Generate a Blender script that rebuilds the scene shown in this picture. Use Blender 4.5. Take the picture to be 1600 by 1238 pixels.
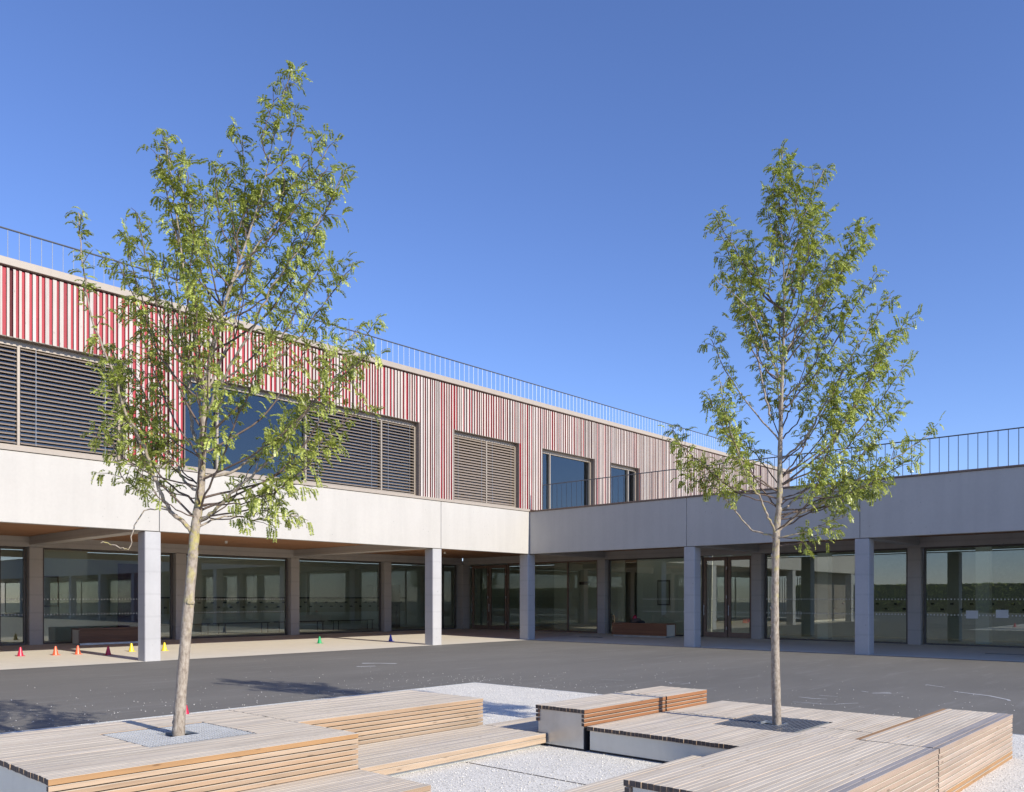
import bpy, bmesh, math, random
import numpy as np
from mathutils import Vector

sc = bpy.context.scene
for o in list(bpy.data.objects):
    bpy.data.objects.remove(o)

# ------------------------------------------------------------------ camera
cam_d = bpy.data.cameras.new('camera')
cam_d.sensor_fit = 'HORIZONTAL'
cam_d.sensor_width = 36.0
cam_d.lens = 29.04
cam_d.shift_y = 0.1977
cam_d.clip_start = 0.05
cam_d.clip_end = 2000
cam = bpy.data.objects.new('camera', cam_d)
sc.collection.objects.link(cam)
cam.location = (0, 0, 1.6)
cam.rotation_euler = (math.radians(90), 0, math.radians(42.185 - 90))
sc.camera = cam
sc.render.resolution_x = 1024
sc.render.resolution_y = 792

# ------------------------------------------------------------------ sky, sun, exposure
SUN_EL = math.radians(28.8)
w = bpy.data.worlds.new('World')
sc.world = w
w.use_nodes = True
wn = w.node_tree
wn.nodes.clear()
sky = wn.nodes.new('ShaderNodeTexSky')
sky.sky_type = 'NISHITA'
sky.sun_disc = False
sky.sun_elevation = SUN_EL
sky.sun_rotation = math.pi
sky.air_density = 1.0
sky.dust_density = 0.05
sky.ozone_density = 6.6
bgn = wn.nodes.new('ShaderNodeBackground')
bgn.inputs['Strength'].default_value = 0.110
wo = wn.nodes.new('ShaderNodeOutputWorld')
wb = wn.nodes.new('ShaderNodeMix')          # white balance of the clear sky
wb.data_type = 'RGBA'; wb.blend_type = 'MULTIPLY'; wb.inputs[0].default_value = 1.0
wb.inputs[7].default_value = (1.01, 0.905, 1.05, 1)
wn.links.new(sky.outputs[0], wb.inputs[6])
wn.links.new(wb.outputs[2], bgn.inputs['Color'])
wn.links.new(bgn.outputs[0], wo.inputs['Surface'])

sun_d = bpy.data.lights.new('sun', 'SUN')
sun_d.energy = 3.3
sun_d.angle = math.radians(0.5)
sun_d.color = (1.0, 0.935, 0.83)
sun = bpy.data.objects.new('sun', sun_d)
sc.collection.objects.link(sun)
sun.location = (0, -20, 30)
sd = Vector((-0.012, math.cos(SUN_EL), -math.sin(SUN_EL)))
sun.rotation_euler = sd.to_track_quat('-Z', 'Y').to_euler()

sc.view_settings.view_transform = 'Standard'
sc.view_settings.look = 'None'
sc.view_settings.exposure = 0.78
sc.view_settings.gamma = 1.0
sc.view_settings.use_curve_mapping = False
sc.render.engine = 'CYCLES'
sc.cycles.max_bounces = 10
sc.cycles.transparent_max_bounces = 24

C = sc.collection
rnd = random.Random(7)

# ------------------------------------------------------------------ material helpers
def newmat(name):
    m = bpy.data.materials.new(name)
    m.use_nodes = True
    nt = m.node_tree
    b = nt.nodes['Principled BSDF']
    return m, nt, b

def N(nt, typ, **kw):
    n = nt.nodes.new(typ)
    for k, v in kw.items():
        if hasattr(n, k):
            setattr(n, k, v)
        else:
            n.inputs[k].default_value = v
    return n

def L(nt, a, b):
    nt.links.new(a, b)

def ramp(nt, src, stops):
    r = nt.nodes.new('ShaderNodeValToRGB')
    e = r.color_ramp.elements
    while len(e) < len(stops):
        e.new(0.5)
    for i, (p, c) in enumerate(stops):
        e[i].position = p
        e[i].color = (c[0], c[1], c[2], 1)
    L(nt, src, r.inputs[0])
    return r.outputs[0]

def g3(v):
    return (v, v, v)

def mixc(nt, a, b, fac, mode='MIX'):
    n = nt.nodes.new('ShaderNodeMix')
    n.data_type = 'RGBA'
    n.blend_type = mode
    for sock, val in ((n.inputs[0], fac), (n.inputs[6], a), (n.inputs[7], b)):
        if hasattr(val, 'is_linked') or hasattr(val, 'links'):
            L(nt, val, sock)
        elif isinstance(val, (int, float)):
            sock.default_value = val
        else:
            sock.default_value = (val[0], val[1], val[2], 1)
    return n.outputs[2]

def pos(nt, scale=(1, 1, 1)):
    g = nt.nodes.new('ShaderNodeNewGeometry')
    m = nt.nodes.new('ShaderNodeMapping')
    m.inputs['Scale'].default_value = scale
    L(nt, g.outputs['Position'], m.inputs['Vector'])
    return m.outputs[0]

def noise(nt, vec, scale, detail=4, rough=0.55):
    n = nt.nodes.new('ShaderNodeTexNoise')
    n.inputs['Scale'].default_value = scale
    n.inputs['Detail'].default_value = detail
    n.inputs['Roughness'].default_value = rough
    L(nt, vec, n.inputs['Vector'])
    return n.outputs[0]

def bump(nt, h, strength, dist, bsdf):
    b = nt.nodes.new('ShaderNodeBump')
    b.inputs['Strength'].default_value = strength
    b.inputs['Distance'].default_value = dist
    L(nt, h, b.inputs['Height'])
    L(nt, b.outputs[0], bsdf.inputs['Normal'])

def voro(nt, vec, scale, feature='F1'):
    n = nt.nodes.new('ShaderNodeTexVoronoi')
    n.feature = feature
    n.inputs['Scale'].default_value = scale
    L(nt, vec, n.inputs['Vector'])
    return n

def plain(name, col, rough=0.6, metal=0.0, var=0.12, nscale=9.0, bumpv=0.0):
    m, nt, b = newmat(name)
    n = noise(nt, pos(nt), nscale)
    lo = tuple(c * (1 - var) for c in col)
    hi = tuple(min(1, c * (1 + var)) for c in col)
    L(nt, ramp(nt, n, [(0.3, lo), (0.7, hi)]), b.inputs['Base Color'])
    b.inputs['Roughness'].default_value = rough
    b.inputs['Metallic'].default_value = metal
    if bumpv:
        bump(nt, n, bumpv, 0.01, b)
    return m

def concrete(name, col, pit=0.5, lines=0.0, var=0.10):
    m, nt, b = newmat(name)
    p = pos(nt)
    n1 = noise(nt, p, 0.9, 5, 0.6)
    n2 = noise(nt, p, 14, 4, 0.6)
    c = ramp(nt, n1, [(0.25, tuple(x * (1 - var) for x in col)), (0.75, tuple(min(1, x * (1 + var * .5)) for x in col))])
    c = mixc(nt, c, ramp(nt, n2, [(0.3, g3(0.93)), (0.7, g3(1.0))]), 0.6, 'MULTIPLY')
    v = voro(nt, p, 5.5)
    pits = ramp(nt, v.outputs['Distance'], [(0.05, g3(0.3)), (0.085, g3(1.0))])
    pm = ramp(nt, noise(nt, p, 1.7, 2), [(0.5, g3(0)), (0.56, g3(1))])
    c = mixc(nt, c, mixc(nt, g3(1.0), pits, pm), pit, 'MULTIPLY')
    if lines:
        wv = nt.nodes.new('ShaderNodeTexWave')
        wv.wave_type = 'BANDS'
        wv.bands_direction = 'Z'
        wv.inputs['Scale'].default_value = 0.55
        wv.inputs['Distortion'].default_value = 0.15
        L(nt, p, wv.inputs['Vector'])
        c = mixc(nt, c, ramp(nt, wv.outputs[0], [(0.0, g3(0.78)), (0.04, g3(1.0))]), lines, 'MULTIPLY')
    # soft vertical rain streaks
    st = noise(nt, pos(nt, (3.2, 3.2, 0.18)), 1.0, 4, 0.6)
    c = mixc(nt, c, ramp(nt, st, [(0.35, g3(0.93)), (0.6, g3(1.0))]), 0.7, 'MULTIPLY')
    L(nt, c, b.inputs['Base Color'])
    b.inputs['Roughness'].default_value = 0.75
    bump(nt, n2, 0.06, 0.01, b)
    return m

def wood(name, col, axis=0, contrast=0.22, rough=0.7, vary=0.16, warm=(1, 1, 1), patch=0.0, patchcol=(0.3, 0.3, 0.33)):
    """grain stretched along world axis; each board takes its own tone"""
    m, nt, b = newmat(name)
    s = [26.0, 26.0, 26.0]
    s[axis] = 1.1
    oi = nt.nodes.new('ShaderNodeObjectInfo')
    g = nt.nodes.new('ShaderNodeNewGeometry')
    add = nt.nodes.new('ShaderNodeVectorMath'); add.operation = 'MULTIPLY_ADD'
    comb = nt.nodes.new('ShaderNodeCombineXYZ')
    mul = nt.nodes.new('ShaderNodeMath'); mul.operation = 'MULTIPLY'; mul.inputs[1].default_value = 37.0
    L(nt, oi.outputs['Random'], mul.inputs[0])
    for i in range(3):
        L(nt, mul.outputs[0], comb.inputs[i])
    add.inputs[1].default_value = s
    L(nt, g.outputs['Position'], add.inputs[0])
    L(nt, comb.outputs[0], add.inputs[2])
    n = noise(nt, add.outputs[0], 1.0, 6, 0.65)
    c = ramp(nt, n, [(0.28, tuple(x * (1 - contrast) for x in col)), (0.5, col), (0.75, tuple(min(1, x * (1 + contrast * .6)) for x in col))])
    tone = ramp(nt, oi.outputs['Random'], [(0.0, g3(1 - vary)), (0.45, tuple(w * (1 - vary * .35) for w in warm)), (1.0, g3(1.0))])
    c = mixc(nt, c, tone, 1.0, 'MULTIPLY')
    # grey weathering blotches
    bl = noise(nt, pos(nt, tuple(2.2 if i != axis else 0.55 for i in range(3))), 1.6, 5, 0.65)
    c = mixc(nt, c, ramp(nt, bl, [(0.35, g3(0.86)), (0.62, g3(1.03))]), 0.8, 'MULTIPLY')
    # knots
    kv = nt.nodes.new('ShaderNodeVectorMath'); kv.operation = 'MULTIPLY_ADD'
    ks = [14.0] * 3; ks[axis] = 3.0
    kv.inputs[1].default_value = ks
    L(nt, g.outputs['Position'], kv.inputs[0]); L(nt, comb.outputs[0], kv.inputs[2])
    v = voro(nt, kv.outputs[0], 1.0)
    c = mixc(nt, c, ramp(nt, v.outputs['Distance'], [(0.06, tuple(x * 0.45 for x in col)), (0.13, (1, 1, 1))]), 0.55, 'MULTIPLY')
    if patch:
        pn = noise(nt, pos(nt, tuple(3.0 if i != axis else 1.0 for i in range(3))), 0.8, 5, 0.7)
        c = mixc(nt, c, patchcol, ramp(nt, pn, [(0.52, g3(0)), (0.7, g3(patch))]))
    L(nt, c, b.inputs['Base Color'])
    b.inputs['Roughness'].default_value = rough
    bump(nt, n, 0.25, 0.004, b)
    return m

M = {}
M['fascia'] = concrete('fascia_concrete', (0.52, 0.492, 0.442), pit=0.55, var=0.05)
M['column'] = concrete('column_concrete', (0.475, 0.465, 0.455), pit=0.8, lines=0.35)
M['inner'] = concrete('inner_column_concrete', (0.47, 0.44, 0.405), pit=0.8, lines=0.5)
M['slab'] = concrete('slab_concrete', (0.74, 0.68, 0.555), pit=0.0, var=0.06)
M['coping'] = plain('beige_metal', (0.38, 0.325, 0.262), 0.45, 0.0, 0.04)
M['frame'] = plain('bronze_frame', (0.36, 0.305, 0.24), 0.4, 0.2, 0.05)
M['darkframe'] = plain('dark_frame', (0.10, 0.085, 0.075), 0.45, 0.2, 0.1)
M['brownframe'] = plain('brown_wood_frame', (0.20, 0.135, 0.10), 0.5, 0.0, 0.15)
M['blind'] = plain('blind_slat', (0.31, 0.25, 0.195), 0.42, 0.3, 0.05)
M['rail'] = plain('galvanised_rail', (0.42, 0.45, 0.48), 0.4, 0.5, 0.05)
M['darkrail'] = plain('dark_shaded_rail', (0.10, 0.105, 0.115), 0.45, 0.3, 0.05)  # dark handrails; on the terrace railing the colour also stands for shade
M['galv'] = plain('galvanised_steel', (0.52, 0.55, 0.57), 0.38, 0.75, 0.15, 5.0)
M['grateshade'] = plain('shaded_grate_steel', (0.15, 0.16, 0.18), 0.5, 0.2, 0.15, 8.0)  # same steel as the other grate, its unlit look put into the colour
M['gratesteel'] = plain('grate_steel', (0.50, 0.51, 0.51), 0.5, 0.1, 0.1, 8.0)
M['panelmetal'] = plain('brushed_panel', (0.50, 0.52, 0.52), 0.3, 0.6, 0.12, 4.0)
M['panelgrey'] = concrete('pale_panel', (0.74, 0.71, 0.60), pit=0.7, var=0.1)
M['black'] = plain('black_rubber', (0.025, 0.025, 0.027), 0.7)
M['white'] = plain('white_paint', (0.78, 0.79, 0.76), 0.6, 0, 0.03)
M['roof'] = plain('roof_membrane', (0.25, 0.25, 0.25), 0.9, 0, 0.1)
M['batten'] = wood('pale_batten', (0.55, 0.505, 0.46), 2, 0.14, 0.75, 0.16, (1, 0.95, 0.90))
M['redbatten'] = wood('red_batten', (0.42, 0.030, 0.046), 2, 0.14, 0.6, 0.25)
M['sideshade'] = wood('shaded_batten_side', (0.24, 0.016, 0.034), 2, 0.2, 0.7, 0.2)  # shade on the batten sides, put into the colour as maroon
M['redback'] = plain('red_backing', (0.10, 0.015, 0.02), 0.8)
M['reveal'] = wood('reveal_board', (0.24, 0.195, 0.16), 2, 0.2)
M['soffit'] = wood('soffit_wood', (0.40, 0.20, 0.10), 0, 0.2, 0.6, 0.2)
M['decktop'] = wood('weathered_deck', (0.62, 0.545, 0.435), 0, 0.22, 0.75, 0.11, (1.0, 0.97, 0.94), 0.3, (0.44, 0.41, 0.385))
M['deckdark'] = wood('grey_stained_deck', (0.36, 0.33, 0.31), 0, 0.25, 0.8, 0.15, (1, 1, 1), 0.5, (0.25, 0.25, 0.27))
M['tan'] = wood('tan_larch', (0.46, 0.345, 0.235), 0, 0.25, 0.7, 0.34, (1, 0.88, 0.77), 0.3, (0.36, 0.29, 0.225))
M['pink'] = wood('pale_larch', (0.42, 0.325, 0.25), 0, 0.22, 0.7, 0.25, (1, 0.92, 0.84), 0.35, (0.27, 0.23, 0.20))
M['orange'] = wood('fresh_larch', (0.33, 0.145, 0.060), 0, 0.22, 0.6, 0.18)
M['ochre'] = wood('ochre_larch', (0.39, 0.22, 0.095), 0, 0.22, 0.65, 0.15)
M['endgrain'] = plain('dark_shaded_end_grain', (0.085, 0.068, 0.058), 0.85, 0, 0.3, 40)  # sealed, dirty ends, with the shade of the end faces put in
M['darkwood'] = wood('brown_bench_wood', (0.17, 0.085, 0.048), 0, 0.3, 0.5, 0.2)
M['darkwood_y'] = wood('brown_bench_wood_across', (0.30, 0.13, 0.065), 1, 0.3, 0.5, 0.2)
M['soil'] = plain('dark_soil', (0.02, 0.018, 0.016), 0.95, 0, 0.3, 20)
M['wall'] = plain('interior_plaster', (0.70, 0.70, 0.62), 0.8, 0, 0.03)
M['wallgreen'] = plain('interior_olive', (0.46, 0.47, 0.41), 0.8, 0, 0.05)
M['rack'] = plain('coat_rack_board', (0.52, 0.49, 0.36), 0.6, 0, 0.05)
M['purple'] = plain('purple_curtain', (0.11, 0.06, 0.13), 0.8, 0, 0.2)
M['ifloor'] = plain('interior_floor', (0.34, 0.34, 0.32), 0.35, 0, 0.05)
for nm, c in (('red', (0.55, 0.02, 0.06)), ('coral', (0.75, 0.13, 0.05)), ('maroon', (0.45, 0.02, 0.06)),
              ('yellow', (0.80, 0.62, 0.02)), ('green', (0.02, 0.36, 0.12)), ('blue', (0.05, 0.06, 0.42))):
    M['cone_' + nm] = plain('cone_plastic_' + nm, c, 0.35, 0, 0.03)

def mk_glass(name, tint, ior):
    m = bpy.data.materials.new(name); m.use_nodes = True
    nt = m.node_tree; nt.nodes.clear()
    out = nt.nodes.new('ShaderNodeOutputMaterial')
    t = nt.nodes.new('ShaderNodeBsdfTransparent'); t.inputs[0].default_value = tint
    gl = nt.nodes.new('ShaderNodeBsdfGlossy'); gl.inputs['Roughness'].default_value = 0.0
    gl.inputs[0].default_value = (0.95, 1.0, 0.98, 1)
    fr = nt.nodes.new('ShaderNodeFresnel'); fr.inputs[0].default_value = ior
    # no refraction in the thin pane: treat both faces as seen from the air side
    gm = nt.nodes.new('ShaderNodeNewGeometry')
    mr = nt.nodes.new('ShaderNodeMapRange'); mr.inputs[3].default_value = ior; mr.inputs[4].default_value = 1.0 / ior
    L(nt, gm.outputs['Backfacing'], mr.inputs[0]); L(nt, mr.outputs[0], fr.inputs[0])
    mx = nt.nodes.new('ShaderNodeMixShader')
    L(nt, fr.outputs[0], mx.inputs[0]); L(nt, t.outputs[0], mx.inputs[1]); L(nt, gl.outputs[0], mx.inputs[2])
    L(nt, mx.outputs[0], out.inputs[0])
    return m
M['glass'] = mk_glass('pane_glass', (0.84, 0.87, 0.83, 1), 2.0)
def mk_opal():
    m = bpy.data.materials.new('added_opal_rooflight'); m.use_nodes = True  # translucent panel, added to let daylight into the rooms
    nt = m.node_tree; nt.nodes.clear()
    out = nt.nodes.new('ShaderNodeOutputMaterial')
    t = nt.nodes.new('ShaderNodeBsdfTranslucent'); t.inputs[0].default_value = (0.40, 0.42, 0.40, 1)
    L(nt, t.outputs[0], out.inputs[0])
    return m
M['opal'] = mk_opal()
M['skyglass'] = mk_glass('coated_glass', (0.42, 0.45, 0.48, 1), 1.9)

def mk_asphalt():
    m, nt, b = newmat('asphalt')
    p = pos(nt)
    big = noise(nt, pos(nt, (0.16, 0.45, 1)), 1.0, 5, 0.6)
    c = ramp(nt, big, [(0.3, (0.140, 0.132, 0.115)), (0.7, (0.182, 0.172, 0.150))])
    gr = noise(nt, p, 160, 3, 0.7)
    c = mixc(nt, c, ramp(nt, gr, [(0.3, g3(0.78)), (0.7, g3(1.15))]), 0.8, 'MULTIPLY')
    st = noise(nt, pos(nt, (0.5, 3.6, 1)), 1.0, 6, 0.7)
    c = mixc(nt, c, (0.24, 0.233, 0.217), ramp(nt, st, [(0.55, g3(0)), (0.75, g3(0.7))]))
    chalk = noise(nt, pos(nt, (0.9, 2.6, 1)), 1.2, 8, 0.75)
    c = mixc(nt, c, (0.38, 0.375, 0.36), ramp(nt, chalk, [(0.70, g3(0)), (0.80, g3(0.55))]))
    v = voro(nt, p, 5.0)
    sp = ramp(nt, v.outputs['Distance'], [(0.045, g3(1)), (0.075, g3(0))])
    c = mixc(nt, c, (0.5, 0.5, 0.48), mixc(nt, (0, 0, 0), sp, ramp(nt, noise(nt, p, 0.5, 3), [(0.45, g3(0)), (0.6, g3(0.45))])))
    L(nt, c, b.inputs['Base Color'])
    b.inputs['Roughness'].default_value = 0.85
    bump(nt, gr, 0.3, 0.006, b)
    return m
M['asphalt'] = mk_asphalt()

def mk_gravel():
    m, nt, b = newmat('white_gravel')
    p = pos(nt)
    v = voro(nt, p, 75.0)
    c = ramp(nt, v.outputs['Color'], [(0.0, (0.50, 0.48, 0.42)), (0.3, (0.76, 0.725, 0.635)), (1.0, (0.90, 0.86, 0.765))])
    gap = ramp(nt, v.outputs['Distance'], [(0.5, g3(1)), (0.85, g3(0.4))])
    c = mixc(nt, c, gap, 0.9, 'MULTIPLY')
    c = mixc(nt, c, ramp(nt, noise(nt, p, 2.3, 4), [(0.3, g3(0.93)), (0.65, g3(1))]), 1.0, 'MULTIPLY')
    L(nt, c, b.inputs['Base Color'])
    b.inputs['Roughness'].default_value = 0.9
    bump(nt, v.outputs['Distance'], -0.35, 0.006, b)
    return m
M['gravel'] = mk_gravel()
M['pebble'] = plain('pale_pebble', (0.76, 0.73, 0.66), 0.85, 0, 0.25, 60)
M['chalk'] = plain('chalk', (0.46, 0.46, 0.455), 0.9, 0, 0.3, 30)

def mk_bark():
    m, nt, b = newmat('bark')
    p = pos(nt)
    n1 = noise(nt, pos(nt, (1, 1, 0.5)), 38, 5, 0.7)
    c = ramp(nt, n1, [(0.3, (0.15, 0.115, 0.085)), (0.5, (0.33, 0.275, 0.215)), (0.7, (0.46, 0.40, 0.32))])
    lich = noise(nt, p, 9, 4, 0.7)
    hz = nt.nodes.new('ShaderNodeSeparateXYZ')
    L(nt, p, hz.inputs[0])
    zr = ramp(nt, hz.outputs[2], [(0.0, g3(0)), (1.0, g3(1))])
    mr = nt.nodes.new('ShaderNodeMapRange'); mr.inputs[1].default_value = 1.2; mr.inputs[2].default_value = 2.2
    L(nt, hz.outputs[2], mr.inputs[0])
    mr2 = nt.nodes.new('ShaderNodeMapRange'); mr2.inputs[1].default_value = 3.3; mr2.inputs[2].default_value = 2.6
    L(nt, hz.outputs[2], mr2.inputs[0])
    lm = mixc(nt, (0, 0, 0), ramp(nt, lich, [(0.52, g3(0)), (0.62, g3(0.7))]), mr2.outputs[0])
    fac = mixc(nt, (0, 0, 0), lm, mr.outputs[0])
    c = mixc(nt, c, (0.46, 0.40, 0.07), fac)
    L(nt, c, b.inputs['Base Color'])
    b.inputs['Roughness'].default_value = 0.85
    bump(nt, n1, 0.6, 0.012, b)
    return m
M['bark'] = mk_bark()
M['twig'] = plain('twig_bark', (0.135, 0.095, 0.072), 0.7, 0, 0.35, 25)

def mk_leaf(name, dark, lite):
    m, nt, b = newmat(name)
    g = nt.nodes.new('ShaderNodeNewGeometry')
    c = ramp(nt, g.outputs['Random Per Island'], [(0.0, dark), (0.45, tuple((a + b) / 2 for a, b in zip(dark, lite))), (0.8, lite), (1.0, tuple(min(1, x * 1.3) for x in lite))])
    c = mixc(nt, c, ramp(nt, noise(nt, pos(nt), 6.0, 3), [(0.35, g3(0.68)), (0.65, g3(1.12))]), 1.0, 'MULTIPLY')
    L(nt, c, b.inputs['Base Color'])
    b.inputs['Roughness'].default_value = 0.34
    b.inputs['Specular IOR Level'].default_value = 0.4
    tr = nt.nodes.new('ShaderNodeBsdfTranslucent')
    L(nt, mixc(nt, c, (1.0, 1.0, 0.55), 1.0, 'MULTIPLY'), tr.inputs[0])
    mx = nt.nodes.new('ShaderNodeMixShader'); mx.inputs[0].default_value = 0.38
    out = nt.nodes['Material Output']
    L(nt, b.outputs[0], mx.inputs[1]); L(nt, tr.outputs[0], mx.inputs[2]); L(nt, mx.outputs[0], out.inputs[0])
    return m
M['leaf'] = mk_leaf('locust_leaf', (0.17, 0.222, 0.034), (0.53, 0.575, 0.145))

# ------------------------------------------------------------------ object helpers
def link(name, data, parent=None, loc=(0, 0, 0)):
    o = bpy.data.objects.new(name, data)
    C.objects.link(o)
    if parent is not None:
        o.parent = parent
        pl = world_loc(parent)
        o.location = (loc[0] - pl[0], loc[1] - pl[1], loc[2] - pl[2])
    else:
        o.location = loc
    return o

def world_loc(o):
    x = Vector(o.location)
    while o.parent is not None:
        o = o.parent
        x += Vector(o.location)
    return x

def thing(name, label, cat, loc=(0, 0, 0), group=None):
    o = link(name, None, None, loc)
    o.empty_display_size = 0.2
    return tag(o, label, cat, group)

def tag(o, label, cat, group=None):
    o['label'] = label
    o['category'] = cat
    if group:
        o['group'] = group
    return o

def mesh_from(name, verts, faces, mats, midx=None, smooth=False):
    me = bpy.data.meshes.new(name)
    me.from_pydata([tuple(v) for v in verts], [], faces)
    for m in (mats if isinstance(mats, (list, tuple)) else [mats]):
        me.materials.append(m)
    if midx is not None:
        me.polygons.foreach_set('material_index', midx)
    if smooth:
        me.polygons.foreach_set('use_smooth', [True] * len(me.polygons))
    me.update()
    return me

_cache = {}
def box_mesh(sx, sy, sz, mat, ch=0.0, slots=None):
    """centred box with chamfered edges; slots = (top, side, end_x) materials"""
    key = (round(sx, 4), round(sy, 4), round(sz, 4), id(mat), ch, tuple(id(s) for s in slots) if slots else None)
    if key in _cache:
        return _cache[key]
    bm = bmesh.new()
    bmesh.ops.create_cube(bm, size=1.0)
    for v in bm.verts:
        v.co = Vector((v.co.x * sx, v.co.y * sy, v.co.z * sz))
    if ch:
        bmesh.ops.bevel(bm, geom=list(bm.edges), offset=ch, segments=1, affect='EDGES', clamp_overlap=True)
    me = bpy.data.meshes.new('block')
    bm.normal_update()
    mats = slots if slots else [mat]
    for m in mats:
        me.materials.append(m)
    if slots:
        for f in bm.faces:
            n = f.normal
            if abs(n.x) > 0.8:
                f.material_index = 2
            elif n.z > 0.5:
                f.material_index = 0
            else:
                f.material_index = 1
    bm.to_mesh(me)
    bm.free()
    _cache[key] = me
    return me

def box(name, x0, x1, y0, y1, z0, z1, mat, parent=None, ch=0.0, slots=None):
    me = box_mesh(x1 - x0, y1 - y0, z1 - z0, mat, ch, slots)
    return link(name, me, parent, ((x0 + x1) / 2, (y0 + y1) / 2, (z0 + z1) / 2))

class MB:
    """collects boxes and tubes into one mesh"""
    def __init__(self):
        self.v = []; self.f = []
    def box(self, x0, x1, y0, y1, z0, z1):
        n = len(self.v)
        self.v += [(x0, y0, z0), (x1, y0, z0), (x1, y1, z0), (x0, y1, z0), (x0, y0, z1), (x1, y0, z1), (x1, y1, z1), (x0, y1, z1)]
        for q in ((0, 3, 2, 1), (4, 5, 6, 7), (0, 1, 5, 4), (1, 2, 6, 5), (2, 3, 7, 6), (3, 0, 4, 7)):
            self.f.append(tuple(n + i for i in q))
        return self
    def tube(self, pts, rad, sides=6, cap=True):
        pts = [Vector(p) for p in pts]
        n0 = len(self.v)
        t0 = (pts[1] - pts[0]).normalized()
        ref = Vector((1, 0, 0)) if abs(t0.x) < 0.8 else Vector((0, 1, 0))
        a = t0.cross(ref).normalized()
        for i, p in enumerate(pts):
            t = (pts[min(i + 1, len(pts) - 1)] - pts[max(i - 1, 0)]).normalized()
            a = (a - t * a.dot(t)).normalized()
            b = t.cross(a)
            r = rad[i] if hasattr(rad, '__len__') else rad
            for k in range(sides):
                an = 2 * math.pi * k / sides
                self.v.append(tuple(p + a * (math.cos(an) * r) + b * (math.sin(an) * r)))
        for i in range(len(pts) - 1):
            for k in range(sides):
                k2 = (k + 1) % sides
                self.f.append((n0 + i * sides + k, n0 + i * sides + k2, n0 + (i + 1) * sides + k2, n0 + (i + 1) * sides + k))
        if cap:
            self.f.append(tuple(n0 + k for k in reversed(range(sides))))
            e = n0 + (len(pts) - 1) * sides
            self.f.append(tuple(e + k for k in range(sides)))
        return self
    def build(self, name, mat, parent=None, smooth=False):
        o0 = world_loc(parent) if parent is not None else Vector((0, 0, 0))
        me = mesh_from(name, [(a - o0.x, b - o0.y, c - o0.z) for a, b, c in self.v], self.f, mat, smooth=smooth)
        o = link(name, me)
        if parent is not None:
            o.parent = parent
        return o

# ================================================================== SETTING: ground
VA, UB = 20.87, 24.03            # outer facade planes of the two wings
VI, UI = 29.3, 28.7              # faces of the inner columns
ZB, ZT = 3.316, 4.93             # fascia bottom and top
U_END = 48.0

def structure(o):
    o['kind'] = 'structure'
    return o

grd = structure(link('asphalt_ground', mesh_from('asphalt_ground', [(-260, -260, 0), (260, -260, 0), (260, 260, 0), (-260, 260, 0)], [(0, 1, 2, 3)], M['asphalt'])))

def floor_z(u, v):
    a = max(0.0, min(1.0, (v - VA) / (VI - VA)))
    b = max(0.0, min(1.0, (u - UB) / (UI - UB)))
    return 0.005 + 0.095 * max(a, b)

def build_slab():
    us = sorted(set([-6 + 1.5 * i for i in range(21)] + [UB, UI] + [UB + (UI - UB) * k / 5 for k in range(6)] + [UI + 2, 34.5, 50]))
    vs = sorted(set([-40, -25, -10] + [2.0 * i for i in range(11)] + [VA, VI] + [VA + (VI - VA) * k / 6 for k in range(7)] + [31, 36.5]))
    V, F = [], []
    idx = {}
    def gi(u, v):
        k = (round(u, 4), round(v, 4))
        if k not in idx:
            idx[k] = len(V)
            V.append((u, v, floor_z(u, v)))
        return idx[k]
    for i in range(len(us) - 1):
        for j in range(len(vs) - 1):
            u0, u1, v0, v1 = us[i], us[i + 1], vs[j], vs[j + 1]
            if u1 <= UB + 1e-6 and v1 <= VA + 1e-6:
                continue
            F.append((gi(u0, v0), gi(u1, v0), gi(u1, v1), gi(u0, v1)))
    return structure(link('covered_pavement', mesh_from('covered_pavement', V, F, M['slab'])))
build_slab()

# gravel pad with a steel edge
GU, GV = 11.13, 11.02
pad = structure(link('gravel_pad', mesh_from('gravel_pad', [(-6, -6, 0.006), (GU, -6, 0.006), (GU, GV, 0.006), (-6, GV, 0.006)], [(0, 1, 2, 3)], M['gravel'])))
mb = MB().box(GU, GU + 0.012, -6, GV, -0.05, 0.012).box(-6, GU + 0.012, GV, GV + 0.012, -0.05, 0.012)
mb.build('steel_edging', M['galv'], pad)
MB().box(5.645, 5.655, 3.9, 5.72, -0.02, 0.011).build('dividing_strip', M['darkframe'], pad)

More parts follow.
